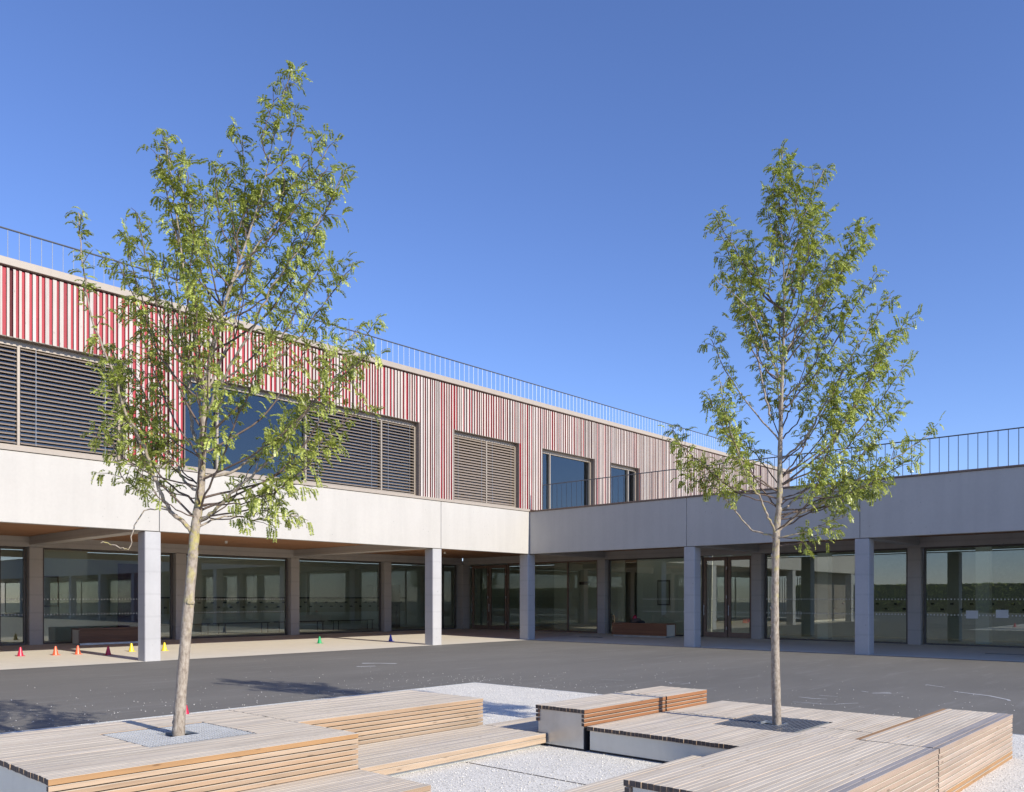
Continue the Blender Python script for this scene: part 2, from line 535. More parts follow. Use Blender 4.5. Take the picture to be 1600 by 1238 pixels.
def pebbles():
    rs = np.random.RandomState(3)
    n = 15000
    u = rs.uniform(4.0, GU, n); v = rs.uniform(1.0, GV, n)
    keep = ((v > 7.9) & (u > 4)) | ((u > 6.9) & (v > 6.6)) | ((u > 4.3) & (v > 3.8) & (v < 5.8) & (u < 6.9)) | (v < 1.9) | (u > 9.4)
    u, v = u[keep], v[keep]
    # strays kicked out on to the asphalt
    m = 700
    su = np.concatenate([rs.uniform(1.5, GU + 1, m // 2), GU + rs.exponential(1.6, m // 2)])
    sv = np.concatenate([GV + rs.exponential(1.5, m // 2), rs.uniform(0.5, 12, m // 2)])
    u = np.concatenate([u, su]); v = np.concatenate([v, sv])
    r = np.concatenate([rs.uniform(0.004, 0.010, keep.sum()), rs.uniform(0.004, 0.011, len(su))])
    V, F = [], []
    base = np.array([(1, 0, 0), (-1, 0, 0), (0, 1, 0), (0, -1, 0), (0, 0, .7), (0, 0, -.7)], float)
    tri = [(0, 2, 4), (2, 1, 4), (1, 3, 4), (3, 0, 4), (2, 0, 5), (1, 2, 5), (3, 1, 5), (0, 3, 5)]
    for i in range(len(u)):
        an = rs.uniform(0, 6.28)
        c, s = math.cos(an), math.sin(an)
        j = base * rs.uniform(0.6, 1.15, (6, 1)) * r[i]
        n0 = len(V)
        for q in j:
            V.append((u[i] + q[0] * c - q[1] * s, v[i] + q[0] * s + q[1] * c, 0.007 + r[i] * .5 + q[2]))
        F += [(a + n0, b + n0, d + n0) for a, b, d in tri]
    o = link('loose_gravel', mesh_from('loose_gravel', V, F, M['pebble']))
    o['kind'] = 'stuff'
    o['label'] = 'loose white pebbles lying on the gravel pad and strewn on the asphalt'
    o['category'] = 'gravel'
pebbles()

# chalk scribbles drawn on the asphalt
def chalk(pts, wd):
    V, F = [], []
    for i, (x, y) in enumerate(pts):
        a = pts[max(i - 1, 0)]; b = pts[min(i + 1, len(pts) - 1)]
        dx, dy = b[0] - a[0], b[1] - a[1]
        l = math.hypot(dx, dy) or 1
        ww = wd * rnd.uniform(0.4, 1.2)
        V += [(x - dy / l * ww, y + dx / l * ww, 0.004), (x + dy / l * ww, y - dx / l * ww, 0.004)]
    for i in range(len(pts) - 1):
        F.append((2 * i, 2 * i + 1, 2 * i + 3, 2 * i + 2))
    o = link('chalk_mark', mesh_from('chalk_mark', V, F, M['chalk']))
    o.parent = grd
chalk([(12.35, 5.35), (12.42, 5.15), (12.36, 4.95), (12.50, 4.75), (12.62, 4.72), (12.9, 4.55)], 0.02)
chalk([(13.05, 5.55), (13.0, 5.3), (13.08, 5.1)], 0.035)
chalk([(13.5, 5.4), (13.52, 5.1)], 0.02)
chalk([(14.4, 4.85), (14.55, 4.72), (14.62, 4.62)], 0.06)
chalk([(14.6, 5.1), (14.5, 4.95)], 0.03)
chalk([(15.6, 3.9), (15.3, 3.3), (14.9, 2.95), (14.75, 2.9)], 0.03)
chalk([(13.6, 8.3), (13.45, 8.15), (13.55, 8.0), (13.75, 7.95), (13.9, 8.05), (13.85, 8.2), (13.6, 8.3)], 0.018)
chalk([(12.6, 16.4), (12.9, 16.1), (13.1, 15.7)], 0.10)
chalk([(11.9, 15.7), (12.3, 15.5)], 0.08)
chalk([(16.5, 4.6), (16.2, 4.2)], 0.03)
chalk([(13.2, 9.6), (13.4, 9.2)], 0.02)

# ================================================================== BUILDING A: two-storey wing
A = thing('school_wing', 'two-storey school wing with red and pale vertical battens above a white concrete band', 'building', (22, VA, 0))
U_W = -4.0
A_JOINTS = [U_W, 9.6, 19.4, UB - 0.02]
for i in range(3):
    box('fascia_panel', A_JOINTS[i] + 0.008, A_JOINTS[i + 1] - 0.008, VA, VA + 0.20, ZB, ZT, M['fascia'], A, 0.006)
box('fascia_panel', U_W + 0.0, U_W + 0.2, VA + 0.21, VI, ZB, ZT, M['fascia'], A, 0.006)
box('sill_coping', U_W, UB + 0.01, VA - 0.03, VA + 0.24, ZT + 0.012, ZT + 0.10, M['coping'], A, 0.004)
# floor slab above the undercroft
box('floor_slab', U_W + 0.21, U_END, VA + 0.205, 30.2, 3.70, 4.86, M['fascia'], A)
# columns
for u in (-0.36, 9.24, 19.04):
    box('column', u, u + 0.41, VA + 0.02, VA + 0.44, -0.02, ZB - 0.012, M['column'], A, 0.018)
for u in (4.2, 9.25, 14.09, 18.92, 23.77):
    box('inner_column', u, u + 0.40, VI, VI + 0.42, 0.06, 3.26, M['inner'], A, 0.015)
for u in (-0.36, 9.24, 19.04):
    box('beam', u + 0.01, u + 0.40, VA + 0.205, VI + 0.02, 3.325, 3.60, M['inner'], A, 0.012)
box('inner_beam', U_W + 0.21, UI, VI + 0.03, VI + 0.40, 3.262, 3.60, M['inner'], A, 0.01)
# timber soffit boards, joined
mb = MB()
segs = [(U_W + 0.21, -0.36), (0.05, 9.24), (9.65, 19.04), (19.45, UI)]
v = VA + 0.215
k = 0
while v < VI + 0.0:
    for s0, s1 in segs:
        mb.box(s0 + 0.01, s1 - 0.01, v, v + 0.078, 3.585 + (k % 2) * 0.002, 3.615)
    v += 0.09
    k += 1
so = mb.build('soffit_boards', M['soffit'], A); so['kind'] = 'stuff'
box('soffit_backing', U_W + 0.21, UI, VA + 0.21, VI, 3.62, 3.69, M['black'], A)
MB().tube([(14.47, 26.4, 3.50), (14.47, 26.4, 3.58)], 0.045, 12).build('ceiling_lamp', M['white'], A)
MB().tube([(24.2, 25.8, 3.50), (24.2, 25.8, 3.58)], 0.045, 12).build('ceiling_lamp', M['white'], A)

# ground floor glazing of wing A
def glazing(parent, u0, u1, v, z0, z1, axis='u', splits=(), fr=0.05, mat='darkframe'):
    """fixed window: frame with panes; axis u: runs along X at y=v, axis v: runs along Y at x=v"""
    e = link('window', None, parent, (u0, v, z0) if axis == 'u' else (v, u0, z0))
    def bx(name, a0, a1, d0, d1, zz0, zz1, m, ch=0.0):
        if axis == 'u':
            return box(name, a0, a1, v + d0, v + d1, zz0, zz1, m, e, ch)
        return box(name, v + d0, v + d1, a0, a1, zz0, zz1, m, e, ch)
    bx('frame_sill', u0, u1, -0.03, 0.06, z0, z0 + fr, M[mat])
    bx('frame_head', u0, u1, -0.03, 0.06, z1 - fr, z1, M[mat])
    edges = [u0] + list(splits) + [u1]
    for i, s in enumerate(edges):
        a = s if i == 0 else (s - fr if i == len(edges) - 1 else s - fr / 2)
        bx('frame_post', a, a + fr, -0.032, 0.062, z0 + fr, z1 - fr, M[mat])
    for i in range(len(edges) - 1):
        a = edges[i] + (fr if i == 0 else fr / 2); b = edges[i + 1] - (fr if i == len(edges) - 2 else fr / 2)
        bx('pane', a, b, 0.012, 0.024, z0 + fr, z1 - fr, M['glass'])
    return e

GVA = VI + 0.24
bays = [(-3.7, 4.15, (0.0,)), (4.66, 9.2, (8.47,)), (9.70, 14.04, (13.5,)), (14.54, 18.87, ()), (19.37, 23.72, ()), (24.22, 28.45, (27.6,))]
for u0, u1, sp in bays:
    glazing(A, u0, u1, GVA, 0.10, 3.258, 'u', sp)

# dotted safety strips on the panes
def dots(parent, axis, plane, a0, a1, z):
    mb = MB(); a = a0
    while a < a1:
        if axis == 'u':
            mb.box(a, a + 0.03, plane, plane + 0.002, z, z + 0.045)
        else:
            mb.box(plane, plane + 0.002, a, a + 0.03, z, z + 0.045)
        a += 0.10
    o = mb.build('safety_dots', M['white'], parent); o['kind'] = 'stuff'
for z in (1.05, 1.55):
    for u0, u1 in ((8.5, 9.15), (9.76, 13.4), (14.6, 18.8)):
        dots(A, 'u', GVA + 0.006, u0, u1, z)

# ---------------------------------------------------------------- interior of wing A, ground floor
box('back_wall', U_W, 33.75, 33.2, 33.35, 0.1, 3.35, M['wall'], A)
box('interior_ceiling', 28.92, 33.58, VI + 0.42, 33.36, 3.36, 3.48, M['wall'], A)
box('interior_ceiling', U_W, 28.9, 31.52, 33.19, 3.36, 3.48, M['wall'], A)
box('interior_ceiling', U_W, 28.9, VI + 0.42, 30.7, 3.36, 3.48, M['wall'], A)
box('added_rooflight_glass', U_W, 28.9, 30.72, 31.50, 3.40, 3.412, M['glass'], A)  # unseen rooflight, added to brighten the rooms behind the glazing
for u in range(-3, 29, 2):
    box('added_rooflight_bar', u, u + 0.06, 30.72, 31.50, 3.413, 3.50, M['white'], A)
box('partition', 10.10, 12.0, 31.9, 32.02, 0.1, 3.36, M['wall'], A)
box('partition', 7.0, 7.12, VI + 0.5, 33.2, 0.1, 3.36, M['wall'], A)
box('purple_curtain', 12.9, 14.3, 31.4, 31.46, 0.1, 2.9, M['purple'], A)
box('corridor_door', 27.0, 27.9, 33.12, 33.19, 0.1, 2.3, M['brownframe'], A)
box('handrail_board', 14.6, 28.3, 33.16, 33.198, 1.60, 1.66, M['black'], A)
box('rack_board', 14.6, 28.3, 33.17, 33.198, 0.95, 1.598, M['rack'], A)
hk = MB().box(-0.045, 0.045, -0.10, 0.0, -0.03, 0.03)
hme = mesh_from('coat_hook', hk.v, hk.f, M['black'])
u = 14.9; k = 0
while u < 28.2:
    link('coat_hook', hme, A, (u, 33.165, 1.42 if k % 2 else 1.22))
    u += 0.29; k += 1
for u in (14.6, 17.4, 20.3, 23.2):
    e = link('changing_bench', None, A, (u, 32.6, 0.1))
    box('seat', u, u + 2.5, 32.5, 32.85, 0.52, 0.56, M['darkframe'], e)
    for lu in (u + 0.08, u + 0.38, u + 2.1, u + 2.4):
        box('leg', lu, lu + 0.035, 32.52, 32.555, 0.1, 0.519, M['darkframe'], e)
# picture frames on the inside wall
box('picture_frame', 10.35, 11.0, 31.84, 31.895, 1.3, 2.4, M['brownframe'], A)
box('picture', 10.41, 10.94, 31.83, 31.838, 1.36, 2.34, M['wallgreen'], A)
box('notice', 11.15, 11.5, 31.88, 31.896, 1.62, 1.76, M['white'], A)

# ---------------------------------------------------------------- upper storey of wing A
ZS, ZH, ZC0, ZC1 = ZT + 0.10, 7.53, 9.09, 9.265
# windows: u0, u1, mullions, blind sections
WIN = [(2.0, 8.74, (6.43,), (True, True)),
       (10.27, 18.45, (11.30, 14.11, 16.97), (False, False, True, True)),
       (20.03, 23.49, (21.87,), (True, True)),
       (24.82, 28.26, (25.53,), (False, False)),
       (29.43, 31.67, (31.05,), (False, False))]
VW = VA + 0.25     # window plane
VF = VA + 0.10     # backing plane of the battens
def wall_rect(u0, u1, z0, z1):
    box('wall_panel', u0, u1, VF, VF + 0.28, z0, z1, M['redback'], A)
pu = U_W
for (u0, u1, ms, bl) in WIN:
    wall_rect(pu, u0, ZS, ZC0)
    wall_rect(u0, u1, ZH, ZC0)
    pu = u1
wall_rect(pu, U_END, ZS, ZC0)
box('roof_coping', U_W - 0.03, U_END + 0.03, VA - 0.03, VA + 0.35, ZC0 + 0.004, ZC1, M['coping'], A, 0.006)
box('roof', U_W, U_END, VA + 0.40, 30.0, 8.85, 9.15, M['roof'], A)
box('end_wall', U_END - 0.2, U_END, VF + 0.30, 30.0, 4.87, 8.84, M['redback'], A)
box('rear_wall', U_W, U_END - 0.21, 27.0, 27.2, 4.87, 8.84, M['wall'], A)
box('side_wall', U_W, U_W + 0.2, VF + 0.30, 26.9, 4.87, 8.84, M['redback'], A)
for u in (9.4, 19.2, 24.1, 29.0):
    box('room_divider', u, u + 0.12, VF + 0.31, 26.98, 4.87, 8.84, M['wall'], A)

def in_win(u0, u1):
    for wdw in WIN:
        if u1 > wdw[0] + 0.005 and u0 < wdw[1] - 0.005:
            return True
    return False
# battens: pale boards stand proud, red boards sit back between them
pale, red = [], []
u = U_W + 0.02
while u < U_END - 0.1:
    wdt = rnd.choice([0.045, 0.055, 0.055, 0.07, 0.085])
    pale.append((u, wdt))
    gap = rnd.choice([0.055, 0.065, 0.07, 0.075, 0.09, 0.04])
    r = rnd.random()
    if r < 0.93:
        red.append((u + wdt + 0.004, gap - 0.008))
    u += wdt + gap
def put_battens(lst, name, mat, y0, y1, nmax):
    vis = [b for b in lst if b[0] > 5.7][:nmax]
    rest = [b for b in lst if b not in vis]
    mbx = MB()
    def zr(u0, u1):
        return (ZH - 0.03 if in_win(u0, u1) else ZS + 0.004, ZC0 - 0.045 - rnd.choice([0, 0, 0.004]))
    for (u0, wd) in vis:
        z0, z1 = zr(u0, u0 + wd)
        box(name, u0, u0 + wd, y0, y1, z0, z1, None, A, 0.003, [mat, mat, M['sideshade']])
    for (u0, wd) in rest:
        z0, z1 = zr(u0, u0 + wd)
        mbx.box(u0, u0 + wd, y0, y1, z0, z1)
    o = mbx.build(name + '_rest', mat, A)
    o.data.materials.append(M['sideshade'])
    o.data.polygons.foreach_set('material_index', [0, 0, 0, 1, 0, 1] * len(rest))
    o.name = 'far_' + name + 's'
    o['kind'] = 'stuff'
put_battens(pale, 'batten', M['batten'], VA + 0.02, VF - 0.002, 300)
put_battens(red, 'red_batten', M['redbatten'], VA + 0.062, VF - 0.002, 300)

# blind slats: shallow tilted blades, one mesh per length
def blade(length, tilt):
    key = ('blade', round(length, 3), round(tilt, 3))
    if key not in _cache:
        wd, th = 0.088, 0.004
        V, F = [], []
        prof = []
        for i in range(4):
            t = i / 3 - 0.5
            y = t * wd; z = 0.010 * (1 - (2 * t) ** 2)
            prof.append((y * math.cos(tilt) - z * math.sin(tilt), y * math.sin(tilt) + z * math.cos(tilt)))
        n = len(prof)
        for x in (-length / 2, length / 2):
            for (y, z) in prof:
                V.append((x, y, z))
            for (y, z) in prof:
                V.append((x, y, z - th))
        for i in range(n - 1):
            F.append((i, i + 1, 2 * n + i + 1, 2 * n + i))
            F.append((n + i + 1, n + i, 3 * n + i, 3 * n + i + 1))
        F.append((0, 2 * n, 3 * n, n)); F.append((n - 1, 2 * n - 1, 4 * n - 1, 3 * n - 1))
        _cache[key] = mesh_from('blade', V, F, M['blind'])
    return _cache[key]

for wi, (u0, u1, ms, bl) in enumerate(WIN):
    e = link('window', None, A, (u0, VW, ZS))
    zb = ZS
    fr = 0.06
    # reveal boards
    box('reveal', u1 - 0.03, u1 - 0.002, VA + 0.03, VW - 0.01, zb + 0.01, ZH, M['reveal'], e)
    box('reveal', u0 + 0.002, u0 + 0.03, VA + 0.03, VW - 0.01, zb + 0.01, ZH, M['reveal'], e)
    box('reveal_head', u0 + 0.03, u1 - 0.03, VA + 0.06, VW - 0.01, ZH - 0.03, ZH - 0.002, M['reveal'], e)
    a0, a1 = u0 + 0.03, u1 - 0.03
    box('frame_sill', a0, a1, VW - 0.05, VW + 0.08, zb + 0.002, zb + 0.08, M['frame'], e, 0.004)
    box('frame_head', a0, a1, VW - 0.02, VW + 0.08, ZH - 0.16, ZH - 0.032, M['frame'], e)
    edges = [a0] + list(ms) + [a1]
    for i, s in enumerate(edges):
        b0 = s if i == 0 else (s - fr if i == len(edges) - 1 else s - fr / 2)
        box('frame_post', b0, b0 + fr, VW - 0.045, VW + 0.078, zb + 0.08, ZH - 0.16, M['frame'], e, 0.004)
    for i in range(len(edges) - 1):
        b0 = edges[i] + fr * (1 if i == 0 else .5); b1 = edges[i + 1] - fr * (1 if i == len(edges) - 2 else .5)
        box('pane', b0, b1, VW + 0.045, VW + 0.057, zb + 0.08, ZH - 0.16, M['skyglass'], e)
        if bl[i]:
            if b1 < 5.0:
                continue
            tilt = math.radians(30 if wi != 2 else 48)
            ln = b1 - b0 - 0.02
            z = zb + 0.14
            while z < ZH - 0.17:
                link('blind_slat', blade(ln, tilt), e, ((b0 + b1) / 2, VW - 0.012, z + rnd.uniform(-.002, .002)))
                z += 0.098
            for c in (b0 + 0.12 * ln + 0.06, b1 - 0.12 * ln - 0.06, ):
                box('blind_tape', c, c + 0.006, VW - 0.072, VW - 0.066, zb + 0.1, ZH - 0.17, M['rail'], e)
# lining of rooms: ceiling pale, floor
box('upper_ceiling', U_W + 0.21, U_END - 0.21, VF + 0.30, 26.98, 8.70, 8.84, M['wall'], A)
box('light_fitting', 6.2, 6.5, 23.8, 25.0, 8.4, 8.46, M['white'], A)

# roof railing
RL = link('roof_railing', None, A, (6, VA + 0.12, ZC1))
MB().tube([(U_W, VA + 0.12, 9.95), (U_END, VA + 0.12, 9.95)], 0.021, 8).build('handrail', M['darkrail'], RL)
bme = mesh_from('baluster', *(lambda m: (m.v, m.f))(MB().tube([(0, 0, 0), (0, 0, 9.935 - ZC1)], 0.0085, 6)), M['rail'])
u = 5.95
while u < U_END:
    link('baluster', bme, RL, (u, VA + 0.12, ZC1 + 0.001))
    u += 0.233

# slatted screen closing the far end of the undercroft
SS = link('slat_screen', None, A, (-3.5, VA + 0.6, 0))
smesh = box_mesh(0.06, 0.05, 3.1, M['batten'], 0.004)
u = -3.6
while u < 4.6:
    link('screen_slat', smesh, SS, (u, VA + 1.4, 1.70)); u += 0.14
v = VA + 1.6
while v < VI:
    link('screen_slat', smesh, SS, (-3.6, v, 1.70)); v += 0.2
box('screen_plinth', -3.7, 4.7, VA + 1.36, VA + 1.5, 0.0, 0.14, M['slab'], SS)
box('screen_core', -3.4, 4.5, VA + 1.6, VA + 1.7, 0.1, 3.3, M['darkwood'], SS)

# ================================================================== BUILDING B: single-storey wing with roof terrace
B = thing('terrace_wing', 'single-storey concrete wing with a railed roof terrace, its front in shade', 'building', (UB, 8, 0))
V_S = -42.0
BJ = [VA - 0.02, 14.02, 8.44, 2.9, -2.6, -13.6, -24.6, V_S]
for i in range(len(BJ) - 1):
    box('fascia_panel', UB + 0.002, UB + 0.20, BJ[i + 1] + 0.008, BJ[i] - 0.008, ZB, ZT - 0.01, M['fascia'], B, 0.006)
box('corner_post', UB - 0.018, UB + 0.20, VA - 0.012, VA + 0.18, ZB + 0.002, ZT - 0.012, M['inner'], B)
box('terrace_coping', UB - 0.03, UB + 0.24, V_S, VA - 0.034, ZT - 0.006, ZT + 0.045, M['brownframe'], B, 0.004)
box('terrace_slab', UB + 0.205, 29.6, V_S, VA + 0.2, 3.70, 4.80, M['fascia'], B)
# outer columns
box('column', UB - 0.06, UB + 0.36, VA + 0.02, VA + 0.46, -0.02, ZB - 0.004, M['column'], B, 0.018)
for v in (13.93, 8.39, 2.85, -2.7, -8.2, -13.7, -19.2):
    box('column', UB + 0.012, UB + 0.43, v - 0.2, v + 0.2, -0.02, ZB - 0.012, M['column'], B, 0.018)
    box('beam', UB + 0.205, UI + 0.02, v - 0.19, v + 0.19, 3.325, 3.60, M['inner'], B, 0.012)
box('beam', UB + 0.365, UI + 0.02, 20.69, 21.06, 3.325, 3.60, M['inner'], B, 0.012)
for v in (20.88, 13.83, 8.36, 2.85, -2.7, -8.2, -13.7):
    box('inner_column', UI, UI + 0.42, v - 0.2, v + 0.2, 0.06, 3.26, M['inner'], B, 0.015)
box('inner_column', UI - 0.08, UI + 0.42, VI - 0.08, VI + 0.42, 0.06, 3.26, M['inner'], B, 0.015)
box('inner_beam', UI + 0.03, UI + 0.40, V_S, VI + 0.028, 3.262, 3.60, M['inner'], B, 0.01)
mb = MB()
vs = [20.69, 14.13, 8.59, 3.05, -2.5, -8.0, -13.5, -19.0, V_S + 0.4]
u = UB + 0.215; k = 0
while u < UI:
    for i in range(len(vs) - 1):
        mb.box(u, u + 0.078, vs[i + 1] + 0.01, vs[i] - (0.41 if i else 0.01), 3.585 + (k % 2) * .002, 3.615)
    u += 0.09; k += 1
so = mb.build('soffit_boards', M['soffit'], B); so['kind'] = 'stuff'
box('soffit_backing', UB + 0.21, UI, V_S, VA + 0.2, 3.62, 3.69, M['black'], B)

GUB = UI + 0.24
def door(parent, v0, v1, x):
    e = link('door', None, parent, (x, v0, 0.1))
    f = 0.10
    box('door_stile', x - 0.05, x + 0.05, v0, v0 + f, 0.11, 3.2, M['brownframe'], e, 0.004)
    box('door_stile', x - 0.05, x + 0.05, v1 - f, v1, 0.11, 3.2, M['brownframe'], e, 0.004)
    box('door_rail', x - 0.048, x + 0.048, v0 + f, v1 - f, 0.11, 0.30, M['brownframe'], e)
    box('door_rail', x - 0.048, x + 0.048, v0 + f, v1 - f, 3.06, 3.2, M['brownframe'], e)
    box('pane', x - 0.006, x + 0.006, v0 + f, v1 - f, 0.30, 3.06, M['glass'], e)
    box('gasket', x - 0.056, x - 0.05, v0 + f, v0 + f + 0.02, 0.30, 3.06, M['black'], e)
    MB().tube([(x - 0.12, v1 - 0.05, 0.95), (x - 0.12, v1 - 0.05, 1.35)], 0.012, 8).tube([(x - 0.12, v1 - 0.05, 1.0), (x - 0.04, v1 - 0.05, 1.0)], 0.008, 6).tube([(x - 0.12, v1 - 0.05, 1.3), (x - 0.04, v1 - 0.05, 1.3)], 0.008, 6).build('handle', M['galv'], e)
    for hz in (0.4, 1.6, 2.7):
        box('hinge', x - 0.075, x - 0.051, v0 + 0.005, v0 + 0.03, hz, hz + 0.12, M['galv'], e)
    return e
door(B, 27.72, 28.85, GUB); door(B, 26.55, 27.68, GUB)
glazing(B, 21.2, 26.5, GUB, 0.10, 3.258, 'v', (22.87, 25.2), 0.06, 'brownframe')
glazing(B, 16.15, 20.63, GUB, 0.10, 3.258, 'v', (), 0.05)
door(B, 15.10, 16.10, GUB); door(B, 14.06, 15.06, GUB)
glazing(B, 8.61, 13.58, GUB, 0.10, 3.258, 'v', (), 0.05)
glazing(B, 3.10, 8.11, GUB, 0.10, 3.258, 'v', (), 0.05)
glazing(B, -2.45, 2.60, GUB, 0.10, 3.258, 'v', (), 0.05)
glazing(B, -40.0, -2.95, GUB, 0.10, 3.258, 'v', (-8.2, -13.7, -19.2, -24.7, -30.2), 0.05)
for z in (1.05, 1.55):
    for v0, v1 in ((3.2, 8.0), (8.7, 13.5), (14.2, 15.0), (15.2, 16.0), (16.2, 19.0)):
        dots(B, 'v', GUB + 0.004, v0, v1, z)
# interior
box('back_wall', 33.6, 33.75, V_S, 34.0, 0.1, 3.35, M['wallgreen'], B)
box('interior_ceiling', 31.12, 33.58, V_S, VI + 0.4, 3.36, 3.48, M['wall'], B)
box('interior_ceiling', 29.62, 31.10, V_S, 1.98, 3.36, 3.48, M['wall'], B)
box('added_opal_rooflight', 29.62, 31.10, 2.0, VI + 0.4, 3.40, 3.43, M['opal'], B)  # unseen opal panel, added as a light source for these rooms
for v in range(4, 29, 3):
    box('added_rooflight_bar', 29.62, 31.10, v, v + 0.08, 3.34, 3.398, M['white'], B)
box('inside_column', 30.6, 31.0, 11.9, 12.3, 0.1, 3.355, M['wall'], B)
box('inside_column', 30.6, 31.0, 6.6, 7.0, 0.1, 3.355, M['wall'], B)
box('partition', 31.2, 31.3, 17.2, 20.7, 0.1, 3.355, M['wall'], B)
box('partition', 31.2, 31.3, 21.4, 25.5, 0.1, 3.355, M['wall'], B)
box('partition', 29.3, 33.5, 16.1, 16.2, 0.1, 3.355, M['wall'], B)
for v in (17.55, 19.0):
    box('picture_frame', 31.15, 31.195, v, v + 0.62, 1.3, 2.4, M['darkframe'], B)
    box('picture', 31.14, 31.148, v + 0.05, v + 0.57, 1.36, 2.34, M['wallgreen'], B)
box('rack_board', 33.56, 33.59, -8, 13.0, 0.95, 1.55, M['rack'], B)
v = 3.5; k = 0
hk = MB().box(-0.10, 0.0, -0.045, 0.045, -0.03, 0.03)
hmb = mesh_from('coat_hook', hk.v, hk.f, M['black'])
while v < 13:
    link('coat_hook', hmb, B, (33.555, v, 1.40 if k % 2 else 1.2)); v += 0.33; k += 1
box('exit_sign', 31.12, 31.19, 23.4, 23.9, 2.25, 2.38, M['black'], B)
ex = link('fire_extinguisher', None, B, (31.1, 21.9, 0.1))
MB().tube([(31.05, 21.9, 0.25), (31.05, 21.9, 0.28), (31.05, 21.9, 0.72), (31.05, 21.9, 0.80), (31.05, 21.9, 0.86)], [0.06, 0.085, 0.085, 0.06, 0.03], 12).build('tank', M['brownframe'], ex)
MB().tube([(31.05, 21.9, 0.85), (31.0, 21.95, 0.9), (30.95, 22.02, 0.6), (30.95, 22.0, 0.4)], 0.015, 6).build('hose', M['black'], ex)

# papers taped to the glass
for v, z in ((6.55, 0.97), (5.72, 1.0)):
    box('taped_paper', GUB - 0.002, GUB + 0.0005, v, v + 0.34, z, z + 0.25, M['white'], B)

# terrace railing
RB = link('terrace_railing', None, B, (UB + 0.1, 8, ZT))
MB().tube([(UB + 0.1, -6, 5.92), (UB + 0.1, 20.25, 5.92), (UB + 0.1, 20.28, 5.90), (UB + 0.1, 20.28, ZT + 0.046)], 0.017, 8).build('handrail', M['darkrail'], RB)
bmb = mesh_from('baluster', *(lambda m: (m.v, m.f))(MB().tube([(0, 0, 0), (0, 0, 5.91 - ZT - 0.045)], 0.009, 6)), M['darkrail'])  # terrace balusters in dark steel: their shade is put into the colour
v = 20.05
while v > -2:
    link('baluster', bmb, RB, (UB + 0.1, v, ZT + 0.046)); v -= 0.2315

# clipped hedge, added out of view to make the dark band mirrored in the panes
def hedge():
    rs = np.random.RandomState(8)
    t = thing('hedge', 'tall dark green hedge line, added out of view to be mirrored in the right-hand panes', 'hedge', (-46, 0, 0))
    V, F = [], []
    n = 26000
    y = rs.uniform(-45, 45, n); top = 3.3 + 0.06 * np.sin(y * 0.9)
    z = top * rs.uniform(0, 1, n); x = -46 + rs.uniform(-0.8, 0.8, n)
    for i in range(n):
        c = Vector((x[i], y[i], z[i])); a = Vector(rs.normal(size=3)).normalized() * 0.16; b = Vector(rs.normal(size=3)).normalized() * 0.10
        k = len(V); V += [c - a, c - b, c + a, c + b]; F.append((k, k + 1, k + 2, k + 3))
    o = link('foliage', mesh_from('foliage', [tuple(p - Vector((-46, 0, 0))) for p in V], F, M['leaf'])); o.parent = t; o['kind'] = 'stuff'
    box('stems', -46.3, -45.7, -45, 45, 0, 3.25, M['soil'], t)
hedge()

# drain gratings let into the covered pavement
for u, v in ((26.55, 19.8), (26.2, 5.2)):
    d = tag(box('floor_drain', u - 0.07, u + 0.07, v - 0.55, v + 0.55, floor_z(u, v) - 0.03, floor_z(u, v) + 0.008, M['darkframe']),
            'dark slot drain in the covered pavement ' + ('beside the wooden box bench' if v > 10 else 'at the right edge near the big window'), 'drain', 'slot drains in the covered pavement')

